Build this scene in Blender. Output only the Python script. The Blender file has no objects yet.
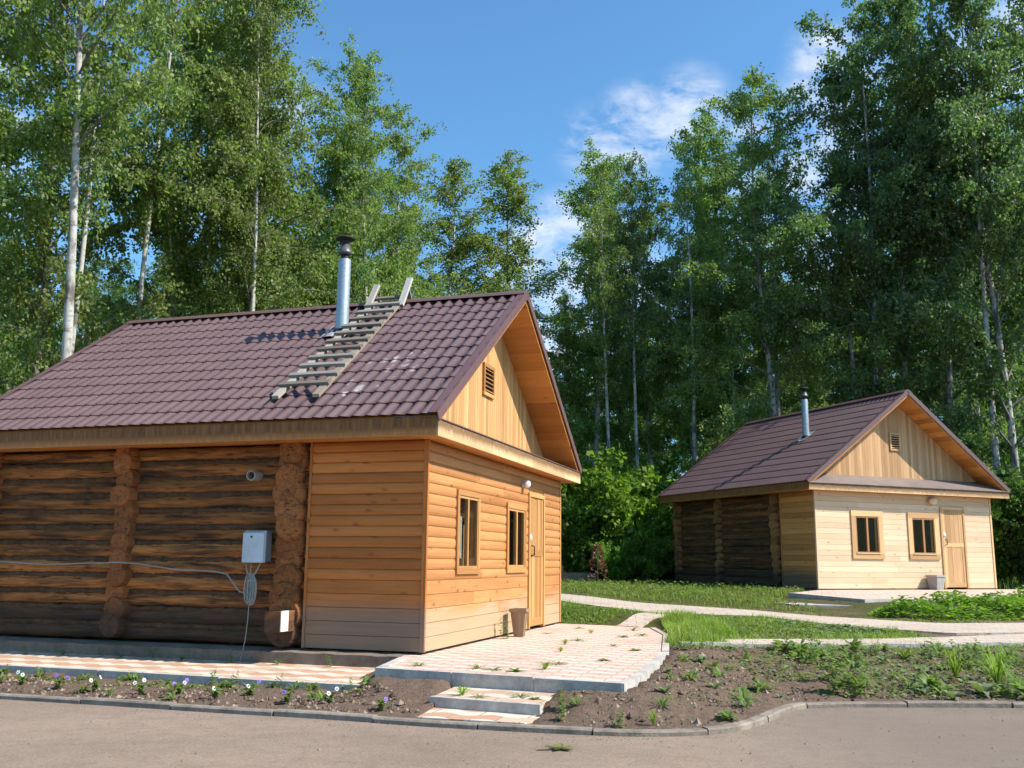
import bpy, math, random
import numpy as np
from mathutils import Vector, Matrix

random.seed(7)
RNG = np.random.default_rng(7)
scene = bpy.context.scene
COL = scene.collection
PI = math.pi

# ------------------------------------------------------------------ materials
def new_mat(name):
    m = bpy.data.materials.new(name)
    m.use_nodes = True
    nt = m.node_tree
    nt.nodes.clear()
    out = nt.nodes.new('ShaderNodeOutputMaterial')
    return m, nt, out

class NT:
    """small wrapper that makes node graphs short to write"""
    def __init__(self, name):
        self.m, self.nt, self.out = new_mat(name)
    def n(self, typ, **kw):
        node = self.nt.nodes.new('ShaderNode' + typ)
        for k, v in kw.items():
            if k in node.inputs:
                node.inputs[k].default_value = v
            else:
                setattr(node, k, v)
        return node
    def l(self, a, b):
        self.nt.links.new(a, b)
    def val(self, x, sock):
        if isinstance(x, (int, float)):
            sock.default_value = x
        elif isinstance(x, (tuple, list)):
            sock.default_value = (*x, 1.0) if len(x) == 3 and len(sock.default_value) == 4 else x
        else:
            self.l(x, sock)
    def math(self, op, a, b=0.5, c=None, clamp=False):
        node = self.n('Math', operation=op, use_clamp=clamp)
        self.val(a, node.inputs[0]); self.val(b, node.inputs[1])
        if c is not None: self.val(c, node.inputs[2])
        return node.outputs[0]
    def vmul(self, v, s):
        node = self.n('VectorMath', operation='MULTIPLY')
        self.l(v, node.inputs[0]); node.inputs[1].default_value = s
        return node.outputs[0]
    def noise(self, vec, scale, detail=4, rough=0.6, dist=0.0):
        node = self.n('TexNoise')
        if vec is not None: self.l(vec, node.inputs['Vector'])
        node.inputs['Scale'].default_value = scale
        node.inputs['Detail'].default_value = detail
        node.inputs['Roughness'].default_value = rough
        node.inputs['Distortion'].default_value = dist
        return node.outputs['Fac']
    def ramp(self, fac, stops):
        node = self.n('ValToRGB')
        r = node.color_ramp
        while len(r.elements) < len(stops): r.elements.new(0.5)
        for e, (p, c) in zip(r.elements, stops):
            e.position = p
            e.color = (*c, 1) if isinstance(c, (tuple, list)) else (c, c, c, 1)
        self.l(fac, node.inputs[0])
        return node.outputs[0]
    def mix(self, fac, a, b, typ='MIX'):
        node = self.n('MixRGB', blend_type=typ)
        self.val(fac, node.inputs[0]); self.val(a, node.inputs[1]); self.val(b, node.inputs[2])
        return node.outputs[0]
    def bump(self, h, strength=0.5, dist=0.01):
        node = self.n('Bump')
        node.inputs['Strength'].default_value = strength
        node.inputs['Distance'].default_value = dist
        self.l(h, node.inputs['Height'])
        return node.outputs[0]
    def pbsdf(self, col, rough=0.6, normal=None, metallic=0.0, spec=0.5):
        b = self.n('BsdfPrincipled')
        self.val(col, b.inputs['Base Color']); self.val(rough, b.inputs['Roughness'])
        b.inputs['Metallic'].default_value = metallic
        b.inputs['Specular IOR Level'].default_value = spec
        if normal is not None: self.l(normal, b.inputs['Normal'])
        self.l(b.outputs[0], self.out.inputs[0])
        return b
    def attr(self, name):
        return self.n('Attribute', attribute_name=name)
    def objco(self):
        return self.n('TexCoord').outputs['Object']
    def sep(self, v):
        s = self.n('SeparateXYZ'); self.l(v, s.inputs[0]); return s.outputs
    def comb(self, x, y, z):
        c = self.n('CombineXYZ')
        for i, a in enumerate((x, y, z)): self.val(a, c.inputs[i])
        return c.outputs[0]

def wood_mat(name, light, dark, knot=(0.16, 0.06, 0.02), knots=True, rough=0.6, grey_low=None, var=0.44, top_streaks=None):
    """plank wood. attribute wuv = (along the grain, across, random number of the plank)"""
    t = NT(name)
    w = t.sep(t.attr('wuv').outputs['Vector'])
    off = t.math('MULTIPLY', w[2], 37.0)
    fine = t.noise(t.comb(t.math('MULTIPLY', w[0], 1.6), t.math('MULTIPLY', w[1], 34.0), off), 1.0, 5, 0.65, 0.6)
    broad = t.noise(t.comb(t.math('MULTIPLY', w[0], 0.9), t.math('MULTIPLY', w[1], 5.0), off), 1.0, 3)
    g = t.math('ADD', t.math('MULTIPLY', fine, 0.7), t.math('MULTIPLY', broad, 0.5))
    c = t.ramp(g, [(0.32, dark), (0.80, light)])
    # plank to plank variation
    tone = t.math('ADD', t.math('MULTIPLY', w[2], var), 0.96 - var / 2)
    c = t.mix(1.0, c, t.comb(tone, t.math('POWER', tone, 1.25), t.math('POWER', tone, 1.5)), 'MULTIPLY')
    if knots:
        v = t.n('TexVoronoi')
        t.l(t.comb(t.math('MULTIPLY', w[0], 3.4), t.math('MULTIPLY', w[1], 7.5), off), v.inputs['Vector'])
        v.inputs['Scale'].default_value = 1.0
        k = t.ramp(v.outputs['Distance'], [(0.06, 1.0), (0.21, 0.0)])
        pick = t.math('GREATER_THAN', t.sep(v.outputs['Color'])[0], 0.30)
        c = t.mix(t.math('MULTIPLY', t.math('MULTIPLY', k, pick), 0.75), c, knot)
    ob = t.sep(t.objco())
    if grey_low:
        zc, col, soft = grey_low
        z = t.math('ADD', ob[2], t.math('MULTIPLY', t.math('SUBTRACT', broad, 0.5), soft))
        f = t.ramp(t.math('DIVIDE', z, zc * 2), [(0.38, 1.0), (0.62, 0.0)])
        gcol = t.mix(fine, tuple(x * 0.65 for x in col), col)
        c = t.mix(t.math('MULTIPLY', f, 0.85), c, gcol)
    if top_streaks:
        # streaky band that darkens towards the top of the fascia
        col, lo, hi = top_streaks
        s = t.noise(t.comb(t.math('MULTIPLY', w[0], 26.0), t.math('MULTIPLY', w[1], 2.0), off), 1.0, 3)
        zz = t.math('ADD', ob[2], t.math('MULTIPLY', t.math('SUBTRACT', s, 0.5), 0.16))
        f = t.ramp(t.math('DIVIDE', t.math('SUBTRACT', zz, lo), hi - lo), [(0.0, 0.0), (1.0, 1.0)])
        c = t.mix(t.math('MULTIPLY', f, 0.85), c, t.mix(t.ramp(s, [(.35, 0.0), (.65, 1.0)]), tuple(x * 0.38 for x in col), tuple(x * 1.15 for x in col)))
    t.pbsdf(c, rough, t.bump(fine, 0.35, 0.004), spec=0.3)
    return t.m

def log_mat(name, light, dark, black=(0.012, 0.009, 0.007), amount=0.5):
    t = NT(name)
    w = t.sep(t.attr('wuv').outputs['Vector'])
    off = t.math('MULTIPLY', w[2], 53.0)
    fine = t.noise(t.comb(t.math('MULTIPLY', w[0], 1.8), t.math('MULTIPLY', w[1], 26.0), off), 1.0, 6, 0.7, 0.8)
    blot = t.noise(t.comb(t.math('MULTIPLY', w[0], 1.1), t.math('MULTIPLY', w[1], 9.0), off), 1.0, 5, 0.65, 0.4)
    c = t.ramp(fine, [(0.30, dark), (0.72, light)])
    crack = t.noise(t.comb(t.math('MULTIPLY', w[0], 2.2), t.math('MULTIPLY', w[1], 60.0), off), 1.0, 3, 0.5, 1.2)
    c = t.mix(t.math('MULTIPLY', t.ramp(crack, [(.60, 0.0), (.66, 1.0)]), .8), c, black)
    kn = t.n('TexVoronoi'); t.l(t.comb(t.math('MULTIPLY', w[0], 2.6), t.math('MULTIPLY', w[1], 9.0), off), kn.inputs['Vector']); kn.inputs['Scale'].default_value = 1.0
    c = t.mix(t.math('MULTIPLY', t.ramp(kn.outputs['Distance'], [(.06, 1.0), (.2, 0.0)]), .7), c, (0.03, 0.014, 0.007))
    tone = t.math('ADD', t.math('MULTIPLY', w[2], 0.5), 0.7)
    c = t.mix(1.0, c, t.comb(tone, tone, tone), 'MULTIPLY')
    f = t.ramp(blot, [(amount - 0.13, 0.0), (amount + 0.08, 1.0)])
    c = t.mix(t.math('MULTIPLY', f, 0.88), c, t.mix(fine, black, tuple(x * 2.6 for x in black)))
    ob = t.sep(t.objco())
    low = t.ramp(t.math('ADD', ob[2], t.math('MULTIPLY', blot, 0.25)), [(0.42, 1.0), (0.62, 0.0)])
    c = t.mix(t.math('MULTIPLY', low, 0.8), c, t.mix(fine, (0.018, 0.016, 0.014), (0.06, 0.052, 0.043)))
    t.pbsdf(c, 0.8, t.bump(t.math('ADD', fine, t.math('MULTIPLY', blot, .8)), 1.0, 0.02), spec=0.2)
    return t.m

def plain_noise_mat(name, c1, c2, scale=6, rough=0.7, bump=0.3, bscale=None, metallic=0.0, spec=0.4, dist=0.01):
    t = NT(name)
    co = t.objco()
    f = t.noise(co, scale, 6, 0.65)
    b = t.noise(co, bscale or scale * 6, 4)
    c = t.ramp(t.math('ADD', t.math('MULTIPLY', f, 0.7), t.math('MULTIPLY', b, 0.3)), [(0.35, c1), (0.65, c2)])
    t.pbsdf(c, rough, t.bump(b, bump, dist), metallic, spec)
    return t.m

M = {}
M['wood_warm'] = wood_mat('wood_warm', (0.54, 0.260, 0.095), (0.40, 0.155, 0.046), grey_low=(0.40, (0.55, 0.40, 0.25), 0.6), var=.30)
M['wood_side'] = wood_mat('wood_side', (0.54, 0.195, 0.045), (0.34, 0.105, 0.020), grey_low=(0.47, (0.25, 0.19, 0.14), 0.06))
M['wood_pale'] = wood_mat('wood_pale', (0.72, 0.555, 0.375), (0.63, 0.44, 0.265), knot=(0.33, 0.16, 0.06), var=.18)
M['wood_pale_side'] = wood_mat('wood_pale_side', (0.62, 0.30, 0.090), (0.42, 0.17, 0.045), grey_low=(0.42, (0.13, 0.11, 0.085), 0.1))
M['gable_warm'] = wood_mat('gable_warm', (0.60, 0.35, 0.15), (0.46, 0.225, 0.075), knots=False)
M['gable_pale'] = wood_mat('gable_pale', (0.58, 0.355, 0.18), (0.43, 0.235, 0.105), knots=False)
M['soffit'] = wood_mat('soffit', (0.58, 0.25, 0.065), (0.44, 0.155, 0.033), knot=(0.12, 0.03, 0.008))
M['casing'] = wood_mat('casing', (0.53, 0.285, 0.105), (0.42, 0.19, 0.055), knots=False)
M['casing_dark'] = wood_mat('casing_dark', (0.36, 0.18, 0.07), (0.26, 0.115, 0.04), knots=False)
M['casing_pale'] = wood_mat('casing_pale', (0.66, 0.43, 0.22), (0.54, 0.31, 0.125), knots=False)
M['fascia'] = wood_mat('fascia', (0.66, 0.46, 0.26), (0.52, 0.31, 0.13), knots=False, top_streaks=((0.19, 0.095, 0.036), 2.41, 2.49))
M['fascia_side'] = wood_mat('fascia_side', (0.52, 0.225, 0.062), (0.34, 0.13, 0.034), knots=False, top_streaks=((0.21, 0.092, 0.029), 2.37, 2.46))
M['old_wood'] = wood_mat('old_wood', (0.50, 0.46, 0.40), (0.30, 0.27, 0.235), knots=False, rough=0.85)
M['rung_wood'] = wood_mat('rung_wood', (0.26, 0.235, 0.20), (0.12, 0.105, 0.09), knots=False, rough=0.85)
M['fresh_wood'] = wood_mat('fresh_wood', (0.84, 0.74, 0.62), (0.74, 0.60, 0.46), knots=False)
M['log'] = log_mat('log', (0.56, 0.225, 0.066), (0.22, 0.082, 0.025), amount=0.575)
M['log_dark'] = log_mat('log_dark', (0.36, 0.155, 0.05), (0.14, 0.058, 0.02), amount=0.56)
M['caulk'] = plain_noise_mat('moss_caulking', (0.045, 0.027, 0.015), (0.150, 0.078, 0.036), 9, 1.0, 1.0, 50, dist=0.02)
M['log_end'] = log_mat('log_end', (0.46, 0.170, 0.055), (0.22, 0.080, 0.026), amount=0.66)
M['log_end_pale'] = log_mat('log_end_pale', (0.44, 0.21, 0.085), (0.22, 0.10, 0.035), amount=0.66)
M['concrete'] = plain_noise_mat('concrete', (0.24, 0.215, 0.18), (0.40, 0.365, 0.31), 5, 0.9, 0.6)
M['plinth'] = plain_noise_mat('plinth', (0.13, 0.10, 0.075), (0.27, 0.20, 0.145), 3, 0.95, 0.9, 14, dist=0.03)
M['kerb'] = plain_noise_mat('kerb', (0.13, 0.105, 0.083), (0.31, 0.262, 0.212), 4, 0.95, 0.8, 30)
M['kerb_white'] = plain_noise_mat('kerb_white', (0.30, 0.272, 0.24), (0.54, 0.495, 0.445), 5, 0.95, 0.6, 24)
M['dark_metal'] = plain_noise_mat('dark_metal', (0.010, 0.009, 0.009), (0.035, 0.03, 0.028), 14, 0.7, 0.2)
M['flash'] = plain_noise_mat('flash', (0.38, 0.36, 0.38), (0.58, 0.56, 0.58), 9, 0.4, 0.2, metallic=0.3)
M['dark_room'] = plain_noise_mat('dark_room', (0.018, 0.010, 0.006), (0.034, 0.02, 0.012), 3, 0.9, 0.0)
M['lamp_white'] = plain_noise_mat('lamp_white', (0.74, 0.73, 0.70), (0.80, 0.79, 0.77), 3, 0.25, 0.0)
M['lamp_cream'] = plain_noise_mat('lamp_cream', (0.55, 0.43, 0.28), (0.64, 0.52, 0.36), 3, 0.35, 0.0)
M['lock_metal'] = plain_noise_mat('lock_metal', (0.62, 0.62, 0.64), (0.75, 0.75, 0.76), 20, 0.3, 0.0, metallic=0.4)
M['box_grey'] = plain_noise_mat('box_grey', (0.42, 0.48, 0.53), (0.52, 0.58, 0.62), 3, 0.4, 0.0)
M['box_back'] = plain_noise_mat('box_back', (0.10, 0.12, 0.13), (0.15, 0.17, 0.18), 4, 0.5, 0.0)
M['cable'] = plain_noise_mat('cable', (0.24, 0.25, 0.23), (0.36, 0.36, 0.33), 30, 0.6, 0.0)
M['curtain'] = plain_noise_mat('curtain', (0.40, 0.36, 0.30), (0.55, 0.50, 0.43), 4, 0.9, 0.0)
M['bin_wood'] = wood_mat('bin_wood', (0.36, 0.25, 0.155), (0.20, 0.125, 0.07), knots=False, rough=0.9)
M['bin_grey'] = plain_noise_mat('bin_grey', (0.30, 0.29, 0.27), (0.42, 0.40, 0.37), 8, 0.8, 0.2)
M['lamp_steel'] = plain_noise_mat('lamp_steel', (0.22, 0.25, 0.29), (0.33, 0.37, 0.42), 6, 0.5, 0.0)
M['stem'] = plain_noise_mat('stem', (0.10, 0.16, 0.035), (0.16, 0.24, 0.05), 10, 0.6, 0.0)
M['petal_white'] = plain_noise_mat('petal_white', (0.56, 0.54, 0.60), (0.66, 0.64, 0.70), 10, 0.6, 0.0)
M['petal_purple'] = plain_noise_mat('petal_purple', (0.14, 0.06, 0.42), (0.30, 0.16, 0.62), 30, 0.6, 0.0)
M['petal_dark'] = plain_noise_mat('petal_dark', (0.012, 0.008, 0.04), (0.035, 0.02, 0.09), 30, 0.6, 0.0)
M['petal_yellow'] = plain_noise_mat('petal_yellow', (0.6, 0.42, 0.03), (0.7, 0.5, 0.05), 30, 0.6, 0.0)

def make_galv():
    t = NT('galvanised_steel')
    co = t.objco()
    v = t.n('TexVoronoi'); v.inputs['Scale'].default_value = 30; t.l(co, v.inputs['Vector'])
    f = t.noise(co, 4, 4)
    c = t.mix(t.sep(v.outputs['Color'])[0], (0.30, 0.36, 0.41), (0.40, 0.46, 0.50))
    c = t.mix(t.math('MULTIPLY', f, 0.4), c, (0.24, 0.28, 0.31))
    t.pbsdf(c, 0.46, None, 0.55, 0.5)
    return t.m
M['galv'] = make_galv()

def make_roof_mat(name, c1, c2, scuff=False):
    t = NT(name)
    co = t.objco()
    f = t.noise(co, 1.3, 5, 0.6)
    d = t.noise(t.vmul(co, (6, 6, 2)), 4.0, 4, 0.7)
    c = t.mix(f, c1, c2)
    c = t.mix(t.math('MULTIPLY', t.ramp(d, [(0.55, 0.0), (0.75, 1.0)]), 0.25), c, (0.22, 0.17, 0.16))
    if scuff:      # pale scuff marks where the ladder has been dragged
        o_ = t.sep(co)
        bx = t.math('MULTIPLY', t.math('COMPARE', o_[0], .62, .5), t.math('COMPARE', o_[1], .88, .42))
        sc_ = t.noise(t.comb(t.math('MULTIPLY', o_[0], 2.6), t.math('ADD', t.math('MULTIPLY', o_[1], 13.0), t.math('MULTIPLY', o_[0], 3.0)), 0.0), 1.0, 4, .6)
        c = t.mix(t.math('MULTIPLY', bx, t.math('MULTIPLY', t.ramp(sc_, [(.56, 0.0), (.68, 1.0)]), .6)), c, (0.52, 0.47, 0.48))
    rough = t.math('ADD', t.math('MULTIPLY', f, 0.16), 0.36)
    t.pbsdf(c, rough, t.bump(d, 0.06, 0.003), 0.0, 0.5)
    return t.m
M['roof'] = make_roof_mat('roof_metal', (0.074, 0.040, 0.042), (0.106, 0.060, 0.061), True)
M['roof_b'] = make_roof_mat('roof_metal_brown', (0.060, 0.032, 0.031), (0.086, 0.047, 0.044))
M['verge'] = make_roof_mat('verge_metal', (0.120, 0.062, 0.058), (0.150, 0.080, 0.074))

def make_glass():
    t = NT('window_glass')
    tr = t.n('BsdfTransparent'); tr.inputs[0].default_value = (0.9, 0.92, 0.9, 1)
    gl = t.n('BsdfGlossy'); gl.inputs['Roughness'].default_value = 0.02; gl.inputs[0].default_value = (.55, .45, .36, 1)
    lw = t.n('LayerWeight'); lw.inputs[0].default_value = .5
    fac = t.math('ADD', t.math('MULTIPLY', t.math('POWER', lw.outputs['Facing'], 5.0), .8), .012)
    mx = t.n('MixShader')
    t.l(fac, mx.inputs[0]); t.l(tr.outputs[0], mx.inputs[1]); t.l(gl.outputs[0], mx.inputs[2])
    t.l(mx.outputs[0], t.out.inputs[0])
    return t.m
M['glass'] = make_glass()

def make_asphalt():
    t = NT('dusty_asphalt')
    co = t.objco()
    big = t.noise(t.vmul(co, (0.35, 0.8, 1)), 1.0, 5, 0.6, 0.5)
    mid = t.noise(co, 5.0, 5, 0.7)
    fine = t.noise(co, 190.0, 3, 0.7)
    c = t.ramp(big, [(0.30, (0.225, 0.165, 0.120)), (0.70, (0.350, 0.260, 0.192))])
    c = t.mix(t.math('MULTIPLY', t.ramp(mid, [(0.4, 0.0), (0.7, 1.0)]), 0.5), c, (0.165, 0.125, 0.098))
    c = t.mix(t.math('MULTIPLY', t.ramp(fine, [(0.45, 0.0), (0.62, 1.0)]), 0.5), c, (0.12, 0.098, 0.085))
    ag = t.noise(co, 48.0, 3, 0.75)
    c = t.mix(t.math('MULTIPLY', t.ramp(ag, [(.52, 0.0), (.62, 1.0)]), .28), c, (0.42, 0.34, 0.27))
    c = t.mix(t.math('MULTIPLY', t.ramp(ag, [(.38, 1.0), (.46, 0.0)]), .30), c, (0.10, 0.078, 0.062))
    x = t.sep(co)[0]
    gx = t.ramp(t.math('ADD', t.math('MULTIPLY', x, 0.16), t.math('MULTIPLY', big, 0.4)), [(0.42, 0.0), (0.66, 1.0)])
    c = t.mix(t.math('MULTIPLY', gx, 0.6), c, (0.165, 0.132, 0.108))
    # fine cracks
    v = t.n('TexVoronoi', feature='DISTANCE_TO_EDGE'); v.inputs['Scale'].default_value = 0.9
    dv = t.n('VectorMath', operation='ADD')
    nz = t.n('TexNoise'); nz.inputs['Scale'].default_value = 2.2; nz.inputs['Detail'].default_value = 5; t.l(co, nz.inputs['Vector'])
    t.l(co, dv.inputs[0]); t.l(nz.outputs['Color'], dv.inputs[1]); t.l(dv.outputs[0], v.inputs['Vector'])
    cr = t.ramp(v.outputs['Distance'], [(0.0, 1.0), (0.012, 0.0)])
    c = t.mix(t.math('MULTIPLY', cr, t.math('MULTIPLY', mid, 0.3)), c, (0.07, 0.055, 0.045))
    t.pbsdf(c, 0.95, t.bump(t.math('ADD', fine, mid), 0.5, 0.006), spec=0.2)
    return t.m
M['asphalt'] = make_asphalt()

def make_paving(name, cream, red, rot=0.0, bw=0.24, rh=0.125, redness=0.5, wave=0.03):
    """interlocking pavers, cream and brick red, moss and sand in the joints"""
    t = NT(name)
    mp = t.n('Mapping'); mp.inputs['Rotation'].default_value = (0, 0, rot)
    t.l(t.objco(), mp.inputs['Vector'])
    s = t.sep(mp.outputs[0])
    yy = t.math('ADD', s[1], t.math('MULTIPLY', t.math('SINE', t.math('MULTIPLY', s[0], 2 * PI / bw)), wave))
    v = t.comb(s[0], yy, 0.0)
    b = t.n('TexBrick', offset=0.5, squash=1.0)
    b.inputs['Scale'].default_value = 1.0
    b.inputs['Brick Width'].default_value = bw; b.inputs['Row Height'].default_value = rh
    b.inputs['Mortar Size'].default_value = 0.007; b.inputs['Mortar Smooth'].default_value = 0.15
    b.inputs['Color1'].default_value = (0, 0, 0, 1); b.inputs['Color2'].default_value = (1, 1, 1, 1)
    b.inputs['Bias'].default_value = 0.0
    t.l(v, b.inputs['Vector'])
    co = t.objco()
    n1 = t.noise(co, 3.0, 5, 0.65); n2 = t.noise(co, 40.0, 4, 0.7)
    row = t.math('FRACT', t.math('MULTIPLY', t.math('FLOOR', t.math('DIVIDE', yy, rh)), 0.5))
    f = t.math('ADD', t.math('MULTIPLY', row, 1.1), t.math('MULTIPLY', t.sep(b.outputs['Color'])[0], 0.35))
    f = t.ramp(t.math('MULTIPLY', f, redness), [(0.22, 0.0), (0.42, 1.0)])
    c = t.mix(f, cream, red)
    dust = t.ramp(n1, [(0.35, 0.0), (0.72, 1.0)])
    c = t.mix(t.math('MULTIPLY', dust, 0.38), c, (0.56, 0.47, 0.385))
    c = t.mix(t.math('MULTIPLY', t.ramp(n2, [(0.5, 0.0), (0.75, 1.0)]), 0.3), c, tuple(x * 0.55 for x in cream))
    moss = t.ramp(n1, [(0.42, (0.30, 0.22, 0.15)), (0.58, (0.16, 0.17, 0.06))])
    c = t.mix(t.math('MULTIPLY', b.outputs['Fac'], 0.8), c, moss)
    blot = t.ramp(t.noise(co, 1.1, 5, .7), [(.50, 0.0), (.66, 1.0)])
    c = t.mix(t.math('MULTIPLY', blot, .45), c, (0.30, 0.235, 0.17))
    hgt = t.math('SUBTRACT', t.math('MULTIPLY', n2, 0.3), b.outputs['Fac'])
    t.pbsdf(c, 0.92, t.bump(hgt, 0.5, 0.006), spec=0.2)
    return t.m
M['paving'] = make_paving('terrace_pavers', (0.64, 0.54, 0.46), (0.58, 0.345, 0.285), rot=-1.27 + PI / 2, bw=.28, rh=.14, redness=0.85)
M['walk_paving'] = make_paving('walkway_pavers', (0.62, 0.52, 0.42), (0.47, 0.235, 0.14), rot=0.30, bw=0.40, rh=0.20, redness=0.6, wave=0.05)
M['path'] = make_paving('path_pavers', (0.50, 0.43, 0.36), (0.47, 0.335, 0.28), rot=0.1, bw=.3, rh=.15, redness=0.5)

def make_ground():
    t = NT('soil_and_grass_ground')
    co = t.objco()
    n1 = t.noise(co, 1.7, 6, 0.65); n2 = t.noise(co, 16.0, 6, 0.7); n3 = t.noise(co, 70.0, 4, 0.7)
    soil = t.ramp(t.math('ADD', t.math('MULTIPLY', n2, 0.6), t.math('MULTIPLY', n3, 0.4)), [(0.30, (0.090, 0.060, 0.044)), (0.52, (0.180, 0.122, 0.090)), (0.72, (0.310, 0.225, 0.170))])
    soil = t.mix(t.math('MULTIPLY', n1, 0.35), soil, (0.21, 0.155, 0.115))
    grass = t.ramp(n2, [(0.3, (0.055, 0.062, 0.020)), (0.7, (0.125, 0.125, 0.045))])
    a = t.attr('grass').outputs['Fac']
    f = t.ramp(t.math('ADD', a, t.math('MULTIPLY', t.math('SUBTRACT', n1, 0.5), 0.7)), [(0.40, 0.0), (0.60, 1.0)])
    c = t.mix(f, soil, grass)
    t.pbsdf(c, 1.0, t.bump(t.math('ADD', n2, t.math('MULTIPLY', n3, 0.6)), 1.0, 0.035), spec=0.1)
    return t.m
M['ground'] = make_ground()

def leaf_mat(name, dark, light, transl=0.45, tcol=None, rough=0.5):
    t = NT(name)
    r = t.attr('rnd').outputs['Fac']
    oi = t.n('ObjectInfo').outputs['Random']
    c = t.mix(r, dark, light)
    hsv = t.n('HueSaturation')
    t.l(c, hsv.inputs['Color'])
    t.l(t.math('ADD', t.math('MULTIPLY', oi, 0.030), 0.485), hsv.inputs['Hue'])
    t.l(t.math('ADD', t.math('MULTIPLY', oi, 0.3), 0.82), hsv.inputs['Value'])
    col = hsv.outputs[0]
    b = t.n('BsdfPrincipled'); t.l(col, b.inputs['Base Color']); b.inputs['Roughness'].default_value = rough
    b.inputs['Specular IOR Level'].default_value = 0.35
    tr = t.n('BsdfTranslucent')
    tc = t.mix(1.0, col, tcol or (1.5, 1.7, 0.55), 'MULTIPLY')
    t.l(tc, tr.inputs[0])
    mx = t.n('MixShader'); mx.inputs[0].default_value = transl
    t.l(b.outputs[0], mx.inputs[1]); t.l(tr.outputs[0], mx.inputs[2]); t.l(mx.outputs[0], t.out.inputs[0])
    return t.m
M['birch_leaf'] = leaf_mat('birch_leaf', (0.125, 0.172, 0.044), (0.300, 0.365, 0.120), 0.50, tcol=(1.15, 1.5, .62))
M['birch_leaf_shade'] = leaf_mat('birch_leaf_shade', (0.080, 0.130, 0.045), (0.205, 0.280, 0.110), 0.46, tcol=(1.1, 1.5, .7))  # darker copy of birch_leaf: shade of the right-hand trees put into the colour
M['shrub_leaf'] = leaf_mat('shrub_leaf', (0.100, 0.185, 0.025), (0.230, 0.355, 0.058), 0.48, tcol=(1.2, 1.5, .5))
M['shrub_leaf_deep'] = leaf_mat('shrub_leaf_deep', (0.045, 0.095, 0.022), (0.105, 0.180, 0.045), 0.35)
M['weed_leaf'] = leaf_mat('weed_leaf', (0.098, 0.155, 0.036), (0.215, 0.300, 0.085), 0.35)
M['weed_grey'] = leaf_mat('weed_grey', (0.120, 0.160, 0.085), (0.220, 0.270, 0.150), 0.25)
M['grass'] = leaf_mat('grass_blade', (0.128, 0.190, 0.036), (0.300, 0.390, 0.095), 0.42)
M['brown_leaf'] = leaf_mat('brown_leaf', (0.20, 0.10, 0.055), (0.36, 0.20, 0.13), 0.3, tcol=(1.2, 1.0, 0.8))
M['fallen_leaf'] = leaf_mat('fallen_leaf', (0.13, 0.16, 0.04), (0.36, 0.36, 0.16), 0.3)

def make_bark(name, pale, mark, dark, low):
    t = NT(name)
    co = t.objco()
    w = t.sep(t.attr('wuv').outputs['Vector'])   # x = height on the trunk, y = around, z = 1 for thick wood
    n1 = t.noise(t.comb(t.math('MULTIPLY', w[0], 7.0), t.math('MULTIPLY', w[1], 1.4), 0.0), 1.0, 4, 0.7)
    n2 = t.noise(t.vmul(co, (1, 1, 0.5)), 2.2, 5, 0.7)
    c = t.mix(t.ramp(n1, [(0.52, 0.0), (0.62, 1.0)]), pale, mark)
    c = t.mix(t.math('MULTIPLY', t.ramp(n2, [(0.47, 0.0), (0.60, 1.0)]), 0.9), c, dark)
    base = t.ramp(t.math('ADD', w[0], t.math('MULTIPLY', n2, 2.2)), [(0.0, 1.0), (1.0, 0.0)])
    f = t.ramp(t.math('DIVIDE', t.math('ADD', w[0], t.math('MULTIPLY', n2, 3.0)), 4.2), [(0.4, 1.0), (0.8, 0.0)])
    c = t.mix(t.math('MULTIPLY', f, 0.7), c, low)
    c = t.mix(t.math('SUBTRACT', 1.0, w[2]), c, dark)
    t.pbsdf(c, 0.8, t.bump(n1, 0.4, 0.01), spec=0.2)
    return t.m
M['bark'] = make_bark('birch_bark', (0.43, 0.41, 0.37), (0.19, 0.17, 0.15), (0.10, 0.085, 0.07), (0.12, 0.105, 0.09))
M['bark_mid'] = make_bark('pale_grey_birch_bark', (0.46, 0.44, 0.41), (0.16, 0.15, 0.135), (0.085, 0.075, 0.062), (0.10, 0.09, 0.08))
M['bark_grey'] = make_bark('old_birch_bark', (0.30, 0.29, 0.27), (0.12, 0.11, 0.10), (0.055, 0.048, 0.04), (0.06, 0.052, 0.045))

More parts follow.
